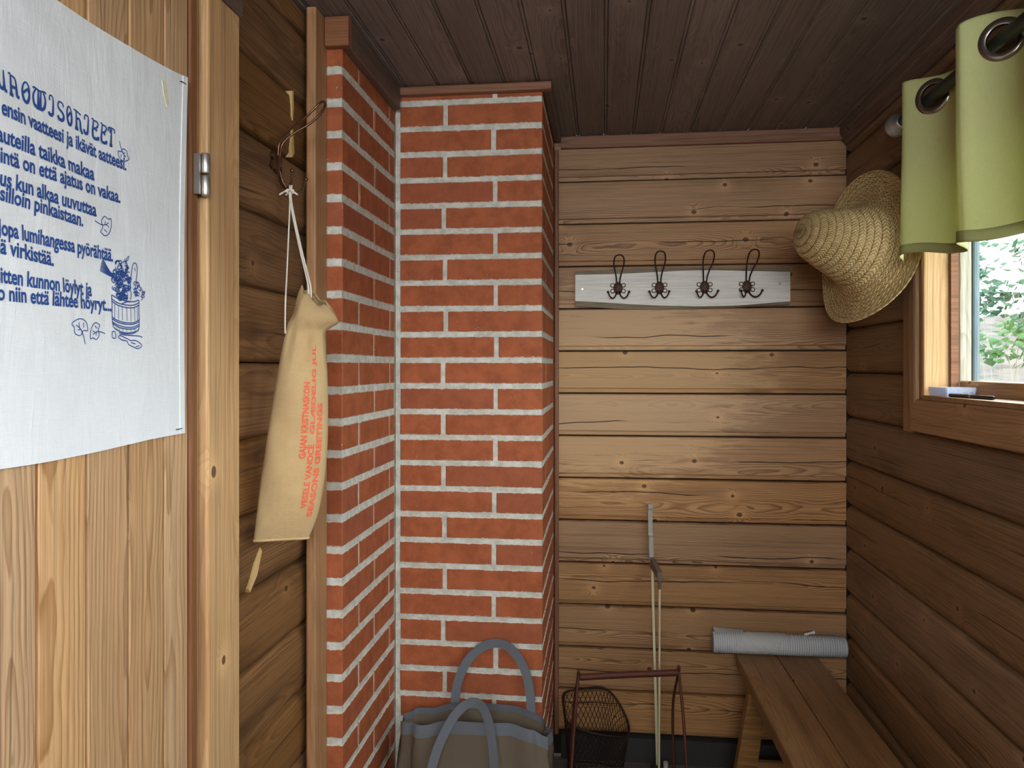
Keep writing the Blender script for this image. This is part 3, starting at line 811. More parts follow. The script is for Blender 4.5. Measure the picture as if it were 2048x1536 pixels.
def make_hook(root, pos, right, out, up, scale=1.0, wire=WIRE, platem=RUST, lean=0.0, spread=(1, 1), r=.0024, drop=1.0, tall=1.0):
    """double wire coat hook: tall loop leaning out, cast plate with four ears, two lower prongs with ball tips"""
    B = lambda a, o_, h_: Vector(pos) + Vector(right) * a * scale + Vector(out) * o_ * scale + Vector(up) * h_ * scale
    loop = [(-.0045, .006, .012), (-.006, .010, .036), (-.010, .030, .056), (-.0150, .060, .075), (-.0155, .082, .094), (-.011, .092, .106), (0, .095, .1105),
            (.011, .092, .106), (.0155, .082, .094), (.0150, .060, .075), (.010, .030, .056), (.006, .010, .036), (.0045, .006, .012)]
    hk = part('hook', MB().tube(spline([B(a + lean * h_, o_, h_ * tall) for a, o_, h_ in loop], 5), r * scale, 8), wire, root, True)
    for s_, sp in ((-1, spread[0]), (1, spread[1])):
        pr = [(s_ * .004, .006, -.010 * drop), (s_ * .008 * sp, .012, -.024 * drop), (s_ * .017 * sp, .026, -.034 * drop), (s_ * .027 * sp, .040, -.030 * drop), (s_ * .034 * sp, .046, -.016 * drop)]
        part('prong', MB().tube(spline([B(*q) for q in pr], 5), r * scale, 8).ball(B(*pr[-1]), .0042 * scale, 10, 6), wire, hk, True)
    # plate: domed oval with two ear pairs
    pl = MB()
    def plate(u, v):
        g = 2 * PI * u; a = .0150 * math.cos(g) * v; h_ = .0205 * math.sin(g) * v
        return B(a, .0035 + .0045 * (1 - v * v), h_)
    pl.grid(plate, 24, 6, True)
    n = len(pl.v)
    for i in range(24): pl.v.append(tuple(B(.0150 * math.cos(2 * PI * i / 24), .0002, .0205 * math.sin(2 * PI * i / 24))))
    for i in range(24): pl.f.append((n - 24 + i, n - 24 + (i + 1) % 24, n + (i + 1) % 24, n + i))
    for a in (-1, 1):
        for h_ in (-1, 1):
            pl.tube([B(a * .0175, .0003, h_ * .0092), B(a * .0175, .0034, h_ * .0092)], .0076 * scale, 14)
    part('plate', pl, platem, hk, True, 'rust brown cast plate')
    for a in (-1, 1):
        for h_ in (-1, 1):
            part('screw', MB().tube([B(a * .0175, .0030, h_ * .0092), B(a * .0175, .0046, h_ * .0092), B(a * .0175, .0052, h_ * .0092)], lambda i: (.0047, .0047, .0034)[i] * scale, 12), SCREWW if platem is RUST else BRONZE, hk)
    return hk
for i, (hx_, ln, sp) in enumerate(((.045, .02, (.95, 1.0)), (.177, -.03, (1.0, .8)), (.319, .04, (.9, 1.05)), (.4505, .07, (.75, 1.15)))):
    make_hook(rack, (hx_, yf, 1.536), (1, 0, 0), (0, -1, 0), (0, 0, 1), 1.0, lean=ln, spread=sp, tall=.86 if i == 0 else .95)

# ------------------------------------------------------------------ wall hook on the log wall, with the burlap bag
wh = thing('wall_hook', (XL, 1.462, 1.62), 'bronze wire coat hook on the rough log wall holding the burlap bag', 'hook')
make_hook(wh, (XL + .001, 1.462, 1.676), (0, 1, 0), (1, 0, 0), (0, 0, 1), 1.02, BRONZE, BRONZE, r=.0022, drop=1.6)

def burlap():
    t = NT('burlap'); uv = t.node('ShaderNodeTexCoord').outputs['UV']; u, v, _ = t.sep(uv)
    wob = t.noise(uv, 60, 2)
    a = t.math('SINE', t.math('ADD', t.math('MULTIPLY', u, 2600), t.math('MULTIPLY', wob, 5)))
    b = t.math('SINE', t.math('ADD', t.math('MULTIPLY', v, 2600), t.math('MULTIPLY', wob, 5)))
    w = t.math('MULTIPLY_ADD', t.math('MULTIPLY', a, b), .5, .5)
    n = t.noise(uv, 26, 4)
    th = t.noise(t.comb(t.math('MULTIPLY', u, 30), t.math('MULTIPLY', v, 900), 0.0), 1, 2)
    col = t.mix(w, lin(150, 118, 74), lin(248, 218, 168))
    col = t.mix(t.math('MULTIPLY', t.smooth(th, .5, .7), .35), col, lin(222, 192, 140))
    col = t.mix(t.math('MULTIPLY', n, .25), col, lin(176, 140, 88))
    t.bump(w, .7, .0012); return t.done(col, .9, 0, .1)
BURLAP = burlap()
CORD = plain('white_cotton_cord', (226, 220, 206), .85, 0, .08, 300, bump=.5)
PRINT = plain('orange_red_print', (226, 96, 66), .8, 0, .12, 300)
bc = Vector((-.548, 1.352, 0)); nf = Vector((.37, -.929, 0)).normalized(); tf = Vector((.929, .37, 0)).normalized(); PXM = 1.0 / 1132
rows = [(572, 590, 640, .016, 1), (590, 582, 652, .026, 1), (612, 577, 661, .032, 1), (630, 572, 661, .031, .8), (646, 563, 648, .025, .4), (662, 560, 637, .021, .15), (690, 553, 637, .025, 0), (740, 544, 640, .029, 0), (810, 533, 642, .031, 0),
        (890, 521, 641, .031, 0), (960, 511, 635, .027, 0), (1020, 504, 625, .020, 0), (1055, 500, 614, .013, 0), (1074, 498, 606, .006, 0), (1082, 497, 603, .0022, 0)]
rs = spline([(y, l, r_) for y, l, r_, d, f in rows], 5); ds = spline([(y, d, f) for y, l, r_, d, f in rows], 5)
def bag_pt(g, j, push=0.0):
    y, l, r_ = rs[j]; d, f = ds[j].y, max(0, min(1, ds[j].z))
    a = ((l + r_) / 2 - 575) * PXM; hw = (r_ - l) / 2 * PXM
    cg, sg = math.cos(g), math.sin(g)
    ca = math.copysign(abs(cg) ** .85, cg); sa = math.copysign(abs(sg) ** .8, sg)
    ruff = 1 + f * (.22 * math.sin(3 * g + .4) + .16 * math.sin(5 * g + 1.2))
    below = max(0, y - 662); neck = math.exp(-(below / 70) ** 2) if y > 662 else math.exp(-((662 - y) / 30) ** 2)
    dim = 1 - .26 * neck * (.5 + .5 * math.sin(5 * g + .9)) - .10 * neck * math.sin(9 * g)
    if y < 662:                                   # the gathered mouth above the string
        rim = 592.0 + 18.0 * cg + 9 * sg + 5 * math.sin(5 * g + 1)
        y = 662 + (rim - 662) * (662 - y) / 90
    z = 1.28 + (735 - y) * PXM
    wr_ = (.0022 * math.sin(y * .035 + 3 * g) + .0016 * math.sin(y * .06 - 2 * g)) * (1 - f) * (1 if y < 1000 else .3)
    return bc + tf * (a + hw * ca) + nf * ((d * sa) * ruff * dim + wr_ + push * (sa if abs(sa) > .2 else .2)) + tf * (push * ca) + Vector((0, 0, z))
bag = thing('burlap_bag', (bc.x, bc.y, .972), 'burlap bottle bag with orange red greetings print hanging from the wall hook', 'bag')
mb = MB(); uvs = []; NG = 64
for j in range(len(rs)):
    for i in range(NG):
        g = 2 * PI * i / NG; mb.v.append(tuple(bag_pt(g, j))); uvs.append((g * .05, rs[j].x * PXM))
for j in range(len(rs) - 1):
    for i in range(NG): mb.f.append((j * NG + i, j * NG + (i + 1) % NG, (j + 1) * NG + (i + 1) % NG, (j + 1) * NG + i))
mb.f.append(tuple((len(rs) - 1) * NG + i for i in range(NG))[::-1])
o = part('bag_body', mb, BURLAP, bag, True)
l = o.data.uv_layers.new(name='UVMap')
for pol in o.data.polygons:
    us = [uvs[o.data.loops[k].vertex_index] for k in pol.loop_indices]; wrap = max(q[0] for q in us) - min(q[0] for q in us) > .16
    for k, q in zip(pol.loop_indices, us): l.data[k].uv = (q[0] + (2 * PI * .05 if wrap and q[0] < .16 else 0), q[1])
sd = o.modifiers.new('thickness', 'SOLIDIFY'); sd.thickness = .0014; sd.offset = -1
part('seam', MB().tube([bag_pt(PI + .42, j, .0006) for j in range(26, len(rs) - 2)], .0016, 6), BURLAP, bag, True, 'raised side seam')
part('seam', MB().tube([bag_pt(2 * PI * i / NG, len(rs) - 3, .0004) for i in range(NG)], .0012, 6, closed=True), BURLAP, bag, True, 'bottom seam')
# drawstring up to the hook prong
hp = Vector((XL + .040, 1.435, 1.622))
nk = [bag_pt(PI * 1.0, 25, .002), bag_pt(PI * .55, 16, .003), bc + tf * (27 * PXM) + nf * .004 + Vector((0, 0, 1.398))]
ck = MB().tube(spline([hp + Vector((0, 0, .004)), hp + Vector((.001, -.002, -.03)), (hp * .45 + nk[0] * .55) + Vector((0, 0, .0)), nk[0] + Vector((.001, -.001, .05)), nk[0], bag_pt(PI * .93, 25, .002)], 5), .0015, 8)
ck.tube(spline([hp + Vector((0, 0, .004)), hp + Vector((.002, -.003, -.03)), hp * .45 + nk[2] * .55, nk[2] + Vector((0, 0, .03)), nk[2]], 5), .0015, 8)
ck.tube(spline([hp + Vector((.003, .002, .003)), hp + Vector((.004, -.001, -.03)), hp * .45 + nk[2] * .55 + tf * .003, nk[2] + tf * .004 + Vector((0, 0, .03)), nk[2] + tf * .005], 5), .0015, 8)
for i in range(9):
    q = Vector((math.cos(i * 2.4), math.sin(i * 2.4) * .6, -.2 + .15 * math.sin(i))) * .013
    ck.tube(spline([hp + Vector((.001, -.003, -.006)), hp + q * .6 + Vector((0, -.003, -.007)), hp + q + tf * (.006 * (1 if i % 2 else -1)) + Vector((0, -.002, -.012))], 3), .0017, 6)
part('drawstring', ck, CORD, bag, True, 'white cotton drawstring with frayed knot')

# ------------------------------------------------------------------ lettering helper
_txt = {}
def text_geo(s, bold=.0, shear=0.0):
    key = (s, bold, shear)
    if key in _txt: return _txt[key]
    cu = bpy.data.curves.new('lettering', 'FONT'); cu.body = s; cu.size = 1; cu.offset = bold; cu.shear = shear; cu.resolution_u = 3
    ob = bpy.data.objects.new('lettering', cu); COL.objects.link(ob)
    dg = bpy.context.evaluated_depsgraph_get(); dg.update()
    me = bpy.data.meshes.new_from_object(ob.evaluated_get(dg))
    v = [tuple(p.co) for p in me.vertices]; f = [tuple(p.vertices) for p in me.polygons]
    bpy.data.objects.remove(ob); bpy.data.curves.remove(cu); bpy.data.meshes.remove(me)
    _txt[key] = (v, f); return v, f
def extent(v): return min(p[0] for p in v), max(p[0] for p in v)

# print on the bag: the lines run upward along its right side
def bag_text(s, y_lo, y_hi, g0, height):
    v, f = text_geo(s, .035); x0, x1 = extent(v); out = MB(); vs = []
    for (px, py, _) in v:
        yy = y_lo + (y_hi - y_lo) * (px - x0) / (x1 - x0)
        j = min(range(len(rs)), key=lambda k: abs(rs[k].x - yy))
        j2 = min(len(rs) - 1, j + 1) if rs[j].x <= yy else max(0, j - 1)
        w = 0 if rs[j].x == rs[j2].x else (yy - rs[j].x) / (rs[j2].x - rs[j].x)
        g = g0 + py * height
        vs.append(bag_pt(g, j, .0009).lerp(bag_pt(g, j2, .0009), w))
    return out.add(vs, f)
pt = MB()
# front of the bag faces +nf: g = pi/2; the right side is g = 0
for s_, ylo, yhi, g0, hgt in (('VESELE VANOCE', 1016, 888, 1.08, .27), ('GL\u00c6DELIG JUL', 868, 690, 1.10, .21), ('GAJAN KRISTNASKON', 916, 764, 1.34, .25), ('SEASONS GREETINGS', 1034, 806, .76, .33)):
    m_ = bag_text(s_, ylo, yhi, g0, hgt)
    pt.add(m_.v, m_.f)
part('printed_lettering', pt, PRINT, bag, label='orange red capital lettering running up the side')

# ------------------------------------------------------------------ white towel on the door
TX = XD + .0062
def towel_x(y, z):
    e = max(0, min(1, (1.07 - y) / .25))
    return TX + .0011 * math.sin(y * 22 + z * 3) * e + .0013 * math.sin(y * 9 + z * 13 + 1) * e + .0007 * math.sin(z * 40 + y * 14) * e + .0005 * math.sin(z * 95 + y * 60) * e
TY0, TY1 = .40, 1.071
def towel_edge(u):
    y = TY0 + (TY1 - TY0) * u
    top = 1.697 - .0165 * math.sin(PI * u) ** .8 - .002 * math.sin(9 * u)
    bot = 1.1855 - .006 * math.sin(PI * min(1, u * 1.15)) + .002 * math.sin(7 * u)
    return y, top, bot
def towel_pt(u, v):
    y, t_, b_ = towel_edge(u); z = t_ + (b_ - t_) * v
    y += (.006 * math.sin(PI * v) * -1 - .008 * v) * u
    return Vector((towel_x(y, z), y, z))
def towel_mat():
    t = NT('white_linen'); tc = t.node('ShaderNodeTexCoord').outputs['Object']; x, y, z = t.sep(tc)
    a = t.noise(t.comb(0.0, t.math('MULTIPLY', y, 40), t.math('MULTIPLY', z, 1500)), 1, 2); b = t.noise(t.comb(0.0, t.math('MULTIPLY', y, 1500), t.math('MULTIPLY', z, 40)), 1, 2)
    cr = t.noise(t.comb(0.0, t.math('MULTIPLY', y, 22), t.math('MULTIPLY', z, 6)), 1, 4, .6, .5)
    w = t.math('MULTIPLY', t.math('ADD', a, b), .5)
    col = t.mix(w, lin(212, 216, 219), lin(236, 239, 240))
    t.bump(t.math('ADD', w, t.math('MULTIPLY', cr, 5)), .35, .0016); return t.done(col, .9, 0, .1)
LINEN = towel_mat()
INK = plain('blue_ink', (38, 74, 142), .85, 0, .12, 200)
tow = thing('towel', (TX, .74, 1.18), 'white linen towel with blue Finnish sauna verse stapled to the door', 'towel')
part('cloth', MB().slab(towel_pt, 60, 50, (-.0012, 0, 0)), LINEN, tow, True)
def hem_pt(u, v):
    p = towel_pt(1 - .018 * (1 - u), v); return p + Vector((.0014, 0.0004 * u, 0))
part('side_hem', MB().slab(hem_pt, 3, 40, (-.0012, 0, 0)), LINEN, tow, True)
for (sy, sz, a) in ((1.0585, 1.6835, 0), (1.0475, 1.1935, .1)):
    x_ = towel_x(sy, sz) + .0022
    part('staple', MB().tube([(x_ - .003, sy - .006, sz), (x_, sy - .006, sz), (x_, sy + .006, sz + .0006), (x_ - .003, sy + .006, sz + .0006)], .0007, 6), DARKSTEEL, tow)
TAPE = plain('yellowed_glue', (222, 218, 186), .35, 0, .08, 100)
tp = [(1.005, 1.668), (1.014, 1.670), (1.019, 1.655), (1.0225, 1.642), (1.018, 1.636), (1.011, 1.648)]
part('glue_mark', MB().add([(towel_x(y, z) + .0009, y, z) for y, z in tp] + [(towel_x(y, z) + .0001, y, z) for y, z in tp], [tuple(range(6)), tuple(range(6, 12))[::-1]] + [((i + 1) % 6, i, 6 + i, 6 + (i + 1) % 6) for i in range(6)]), TAPE, tow, label='yellowed glue mark near the corner')

def on_towel(y, z): return (towel_x(y, z) + .0007, y, z)
ink = MB()
# (full line, visible end of it, y of its start, y of its end, z of the baseline at start and end, cap height)
LINES = [('Heit\u00e4 ensin vaatteesi ja ik\u00e4v\u00e4t aatteesi.', 'ensin vaatteesi ja ik\u00e4v\u00e4t aatteesi.', .7160, .9269, 1.5305, 1.5267, .0165),
         ('Lauteilla taikka makaa', 'uteilla taikka makaa', .7190, .8643, 1.5028, 1.4995, .0170),
         ('t\u00e4rkeint\u00e4 on ett\u00e4 ajatus on vakaa.', 'nt\u00e4 on ett\u00e4 ajatus on vakaa.', .7183, .9135, 1.4825, 1.4833, .0165),
         ('us kun alkaa uuvuttaa', 'us kun alkaa uuvuttaa', .7150, .8662, 1.4602, 1.4576, .0165),
         ('silloin pinkaistaan.', 'silloin pinkaistaan.', .7160, .8429, 1.4456, 1.4417, .0160),
         ('Jopa lumihangessa py\u00f6r\u00e4ht\u00e4\u00e4.', 'opa lumihangessa py\u00f6r\u00e4ht\u00e4\u00e4.', .7170, .8985, 1.4112, 1.4090, .0165),
         ('\u00e4 virkist\u00e4\u00e4.', 'virkist\u00e4\u00e4.', .7280, .7932, 1.3925, 1.3901, .0165),
         ('sitten kunnon l\u00f6ylyt ja', 'tten kunnon l\u00f6ylyt ja', .7190, .8589, 1.3642, 1.3634, .0165),
         ('o niin ett\u00e4 l\u00e4htee h\u00f6yryt...', 'niin ett\u00e4 l\u00e4htee h\u00f6yryt...', .7270, .8956, 1.3468, 1.3485, .0165)]
for full, vis, ya, yb, za, zb, cap in LINES:
    v, f = text_geo(full, .026); w0, w1 = extent(v); vv, _ = text_geo(vis, .026); q0, q1 = extent(vv)
    s_ = (yb - ya) / (q1 - q0); out = []
    for px, py, _z in v:
        y = yb - (w1 - px) * s_; z = za + (zb - za) * (y - ya) / (yb - ya) + py * cap * 1.34
        out.append(on_towel(y, z))
    ink.add(out, f)
# headline in narrow curly capitals
def arc(cx, cy, rx, ry, a0, a1, n=10): return [(cx + rx * math.cos(math.radians(a0 + (a1 - a0) * i / n)), cy + ry * math.sin(math.radians(a0 + (a1 - a0) * i / n))) for i in range(n + 1)]
G = {'S': [[(.85, .78), (.75, .95), (.35, .97), (.15, .8), (.25, .6), (.72, .42), (.85, .22), (.65, .03), (.25, .03), (.12, .2)]],
     'A': [[(.0, 0), (.25, 0)], [(.12, 0), (.30, .95), (.65, .95), (.82, .05), (1, 0)], [(.2, .45), (.75, .45)]],
     'U': [[(.05, 1), (.28, .95), (.22, .35), (.35, .08), (.6, .08), (.74, .35), (.74, 1)], [(.74, .3), (.8, .05), (1, .0)]],
     'N': [[(.0, 1), (.22, .95), (.22, 0)], [(.05, 0), (.42, 0)], [(.22, .95), (.62, .88), (.75, .5), (.78, .08), (1, 0)], [(.22, .42), (.76, .42)]],
     'O': [arc(.5, .5, .36, .5, 0, 360, 18), [(.22, .42), (.7, .72)], [(.7, .72), (.82, .5)]],
     'M': [[(.0, .92), (.1, 1), (.5, .93), (.9, 1), (1, .92)], [(.22, .95), (.05, .6), (.1, .2), (.3, .03)], [(.42, .95), (.42, .03)], [(.6, .95), (.6, .03)], [(.8, .95), (.95, .6), (.9, .2), (.72, .03)], [(.28, .03), (.74, .03)]],
     'I': [[(.15, .75), (.2, 1), (.65, .95), (.62, .05)], [(.05, .14), (.2, .02), (.62, .03)]],
     'H': [[(.0, 1), (.3, .92), (.3, 0)], [(.1, 0), (.5, 0)], [(.3, 1), (.85, .86)], [(.3, .5), (.6, .62), (.78, .45), (.8, .1), (.98, -.18)]],
     'J': [[(.15, .75), (.2, 1), (.7, .95), (.66, .2), (.45, .0), (.12, .02), (.08, .2)]],
     'E': [[(.0, 1), (.25, .95), (.25, .04), (.95, .0), (.95, .14)], [(.25, .96), (.8, .93), (.85, .72), (.55, .55), (.25, .5)], [(.55, .55), (.75, .42)]],
     'T': [[(.0, .78), (.08, 1), (.92, 1), (1, .78)], [(.5, 1), (.5, .02)], [(.28, 0), (.72, 0)], [(.25, .98), (.32, .7)]]}
def ribbon(pts, wf):
    pts = [Vector((p[0], p[1], 0)) for p in pts]; vs = []; fs = []
    for i, p in enumerate(pts):
        a = pts[max(0, i - 1)]; b = pts[min(len(pts) - 1, i + 1)]; d = (b - a)
        d = d.normalized() if d.length > 1e-9 else Vector((1, 0, 0)); nrm = Vector((-d.y, d.x, 0)); w = wf(i / max(1, len(pts) - 1), p) / 2
        vs += [p + nrm * w, p - nrm * w]
    for i in range(len(pts) - 1): fs.append((2 * i, 2 * i + 1, 2 * i + 3, 2 * i + 2))
    return vs, fs
def draw(strokes, fn, w, thick_low=False):
    for st in strokes:
        m = [fn(*p) for p in st]
        sp = [(q.x, q.y) for q in spline([(a, b, 0) for a, b in m], 4)] if len(m) > 2 else m
        zs_ = [q[1] for q in m]
        def wf(t, p):
            return w * (1.0 if not thick_low else 1.35 - .7 * thick_low(p.y))
        vs, fs = ribbon(sp, wf); ink.add([on_towel(p.x, p.y) for p in vs], fs)
TITLE = 'SAUNOMISOHJEET'
TYS = [.676, .694, .7105, .7272, .7453, .7623, .7863, .8003, .8162, .8299, .8472, .8607, .8764, .8907, .9050]
for c, pos, nxt in zip(TITLE, TYS, TYS[1:]):
    wd = (nxt - pos) * .84
    zb = 1.5495 + (.8975 - pos) * .030; hh = .0205
    draw(G[c], lambda a, b, p0=pos, w_=wd, z_=zb: (p0 + a * w_, z_ + b * hh), .0028, thick_low=lambda z, z_=zb: max(0, min(1, (z - z_) / hh)))
# birch leaves
LEAF = [[(0, .0), (.15, .35), (.0, .65), (.25, 1.0), (.6, .95), (.85, 1.05), (.9, .55), (.75, .15), (.45, -.08), (.15, -.05), (0, 0)], [(-.6, .45), (-.1, .42), (.3, .5), (.65, .75)], [(.3, .5), (.35, .75)], [(.45, .58), (.7, .5)], [(.3, .25), (.55, .15)]]
def leaf(cy, cz, size, rot, w=.0011):
    ca, sa = math.cos(rot), math.sin(rot)
    draw(LEAF, lambda a, b: (cy + size * ((a - .4) * ca - (b - .5) * sa), cz + size * ((a - .4) * sa + (b - .5) * ca)), w)
leaf(.9205, 1.5450, .0165, -1.1); leaf(.8835, 1.4500, .021, -.15); leaf(.8365, 1.3255, .021, 2.0); leaf(.8640, 1.3222, .018, 3.0)
# bucket with birch whisk and ladle, drawn in its own 1100 x 1400 space
KY, KZ = .000163, .0000985
def bk(a, b): return (.9238 + (a - 835) * KY, 1.3445 - (b - 980) * KZ)
cup = [[(662, 740), (668, 900), (672, 1020), (680, 1110), (700, 1150), (770, 1185), (850, 1195), (940, 1178), (1000, 1140), (1010, 1040), (1008, 900), (1012, 760)],
       [(662, 740), (740, 775), (840, 790), (940, 785), (1012, 755)], [(662, 790), (740, 830), (840, 842), (940, 830), (1010, 790)], [(668, 820), (740, 860), (840, 874), (940, 862), (1008, 822)],
       [(780, 838), (850, 800), (900, 795)], [(668, 1010), (740, 1050), (840, 1066), (940, 1055), (1010, 1012)], [(668, 1030), (740, 1072), (840, 1086), (940, 1074), (1010, 1034)],
       [(672, 1070), (750, 1108), (840, 1124), (940, 1112), (1012, 1068)], [(676, 1090), (750, 1132), (840, 1146), (940, 1134), (1008, 1092)]]
draw(cup, bk, .0013)
draw([[(a, 862 if 720 < a < 960 else 845), (a + 2, 1040)] for a in (700, 745, 792, 848, 900, 948, 985)], bk, .0008)
draw([[(a, 1135), (a, 1180)] for a in (725, 760, 800, 850, 900, 950)], bk, .0008)
draw([[(893, 640), (902, 500), (912, 380), (925, 310), (950, 285), (975, 310), (980, 380), (970, 500), (958, 620), (940, 680)], [(893, 640), (910, 690), (900, 765)], [(945, 350), (955, 390)]], bk, .0013)
RL = random.Random(5)
for i in range(150):
    a = RL.uniform(690, 890); b = RL.uniform(300, 770)
    if (a - 790) ** 2 / 105 ** 2 + (b - 540) ** 2 / 250 ** 2 > 1: continue
    g = RL.uniform(0, 6.28); s_ = RL.uniform(18, 30)
    draw([[(a + s_ * math.cos(g + k) * (1 if k < 3 else .6), b + s_ * 1.2 * math.sin(g + k)) for k in (0, .9, 1.8, 2.7, 3.6)]], bk, .0013)
for i in range(34):
    a = RL.uniform(955, 1075); b = RL.uniform(500, 740); g = RL.uniform(0, 6.28)
    if b < 500 + (a - 955) * 1.0: continue
    draw([[(a + 22 * math.cos(g + k), b + 24 * math.sin(g + k)) for k in (0, 1, 2, 3)]], bk, .0012)
draw([[(560 - 34 * t, 315 + 150 * t), (650, 480 + 50 * t - 20), (700, 470 + 60 * t)] for t in (0, .14, .28, .42, .56, .7, .85, 1)], bk, .0012)
draw([[(830, 290), (845, 250), (870, 215), (862, 260), (835, 295)], [(815, 260), (825, 290)]], bk, .0011)
draw([[(740, 1255), (760, 1235), (810, 1250), (860, 1270), (900, 1290), (960, 1285), (1010, 1310), (1042, 1340), (1030, 1370), (985, 1390), (920, 1365), (870, 1340), (850, 1300), (790, 1290), (740, 1255)], [(750, 1200), (840, 1208), (920, 1200), (1000, 1150)], [(760, 1220), (850, 1225), (1000, 1225), (1050, 1240)], [(900, 1315), (960, 1330)], [(960, 1370), (1010, 1350)], [(670, 1190), (668, 1265), (706, 1268), (704, 1195), (670, 1190)]], bk, .0012)
part('printed_verse', ink, INK, tow, label='dark blue printed verse and bucket drawing')

# ------------------------------------------------------------------ bench
bench = thing('bench', (.535, 1.75, 0), 'low worn pine bench standing under the window', 'bench')
BZ = .389
def oriented_plank(name, root, p0, p1, wdt, thk, mat, kind='round'):
    """board from p0 to p1 (its left top arris), width to the right"""
    d = Vector(p1) - Vector(p0); L = d.length; ex = d.normalized(); ez = Vector((0, 0, 1)); ey = ez.cross(ex)
    me = plank_mesh(kind, wdt, thk, L)
    me = me.copy(); me.materials.clear(); me.materials.append(mat)
    ob = bpy.data.objects.new(name, me); COL.objects.link(ob)
    M = Matrix((ex, ey, ez)).transposed().to_4x4(); M.translation = Vector(p0) - origin(root); ob.matrix_basis = M; ob.parent = root; return ob
# the two boards run from the back wall towards the camera
oriented_plank('seat_plank', bench, (.408, 2.525, BZ), (.433, 1.00, BZ), .1225, .036, W_BENCH)
oriented_plank('seat_plank', bench, (.532, 2.555, BZ), (.557, 1.03, BZ), .1225, .036, W_BENCH)
def leg(y, x0, s):
    mbl = MB(); t = .018; zt = BZ - .037
    xa = x0; xb = x0 + s * .085
    mbl.hexa([(xa + s * -.058, y - t, 0), (xa + s * .004, y - t, 0), (xa + s * .004, y + t, 0), (xa - s * .058, y + t, 0)],
             [(xa, y - t, zt), (xa + s * .05, y - t, zt), (xa + s * .05, y + t, zt), (xa, y + t, zt)])
    part('leg', mbl, W_BENCH, bench)
for y_, dx in ((2.36, 0), (1.18, .022)):
    leg(y_, .418 + dx, 1); leg(y_, .648 + dx, -1)
    part('crosspiece', MB().box((.405 + dx, y_ + .0185, .075), (.662 + dx, y_ + .0365, .125)), W_BENCH, bench)
    part('batten', MB().box((.424 + dx, y_ + .0185, BZ - .092), (.642 + dx, y_ + .0365, BZ - .037)), W_BENCH, bench)
part('stretcher', MB().box((.530, 1.20, .12601), (.562, 2.40, .165)), W_BENCH, bench)

# ------------------------------------------------------------------ roll of ribbed paper on the bench end
def ribbed():
    t = NT('ribbed_white_paper'); tc = t.node('ShaderNodeTexCoord').outputs['Object']; x, y, z = t.sep(tc)
    s_ = t.math('SINE', t.math('MULTIPLY', x, 900)); s2 = t.noise(t.comb(t.math('MULTIPLY', x, 70), 0.0, 0.0), 1, 3)
    f_ = t.math('MULTIPLY_ADD', s_, .5, .5)
    col = t.mix(f_, lin(176, 184, 190), lin(212, 216, 220)); col = t.mix(t.math('MULTIPLY', t.smooth(s2, .55, .7), .35), col, lin(140, 158, 176))
    t.bump(f_, .4, .0015); return t.done(col, .55, 0, .3)
RIBBED = ribbed()
rr_ = .0315
rx0, rx1, ry, rz = .338, .735, 2.525, BZ + .0335
roll = thing('paper_roll', (.54, ry, BZ), 'roll of white ribbed shelf paper lying across the far end of the bench', 'paper roll')
part('roll', MB().tube([(rx0, ry, rz), (rx0 + .001, ry, rz), (.5, ry, rz), (rx1 - .001, ry, rz), (rx1, ry, rz)], lambda i: rr_ if 0 < i < 4 else rr_ - .001, 32), RIBBED, roll, True)
spiral = MB()
for xe in (rx0 - .0006, rx1 + .0006):
    spiral.tube([(xe, ry + math.cos(k * .5) * (.006 + .0005 * k), rz + math.sin(k * .5) * (.006 + .0005 * k)) for k in range(46)], .0006, 4)
part('roll_end', spiral, plain('roll_layer_edges', (150, 154, 158), .7), roll)
def wrap_pt(u, v):
    g = math.radians(200 - 240 * v); w = .10 - .0 * v; xs = .438 + u * .125 + (v - .5) * .085
    return Vector((xs, ry + math.cos(g) * (rr_ + .0045 + .001 * math.sin(9 * u + 5 * v)), rz + math.sin(g) * (rr_ + .0036)))
def slant():
    t = NT('slanting_ribbed_paper'); tc = t.node('ShaderNodeTexCoord').outputs['Object']; x, y, z = t.sep(tc)
    f_ = t.math('MULTIPLY_ADD', t.math('SINE', t.math('MULTIPLY', t.math('ADD', x, t.math('MULTIPLY', z, 1.1)), 900)), .5, .5)
    col = t.mix(f_, lin(176, 182, 184), lin(218, 220, 222)); t.bump(f_, .4, .0015); return t.done(col, .55, 0, .3)
part('loose_wrap', MB().slab(wrap_pt, 8, 30, (0, 0.0, -.0006)), slant(), roll, True, 'loose end of the paper wrapped slantwise')
part('flap', MB().slab(lambda u, v: Vector((rx0 + .004 + .09 * u, ry - .004 + .03 * v, rz + rr_ + .0014 + .006 * (1 - u) * v)), 8, 3, (0, 0, -.0008)), RIBBED, roll, True)
part('flap', MB().slab(lambda u, v: Vector((.60 + .12 * u, ry + .01 + .012 * v, rz + rr_ + .0008 - .003 * v + .004 * math.sin(PI * u))), 8, 3, (0, 0, -.0008)), RIBBED, roll, True)
part('twist', MB().tube(spline([(.615, ry + .004, rz + rr_ + .001), (.628, ry, rz + rr_ + .006), (.640, ry, rz + rr_ + .010)], 4), .0035, 8).ball((.641, ry, rz + rr_ + .010), .0055, 8, 6), plain('white_plastic_twist', (222, 224, 226), .4), roll, True)

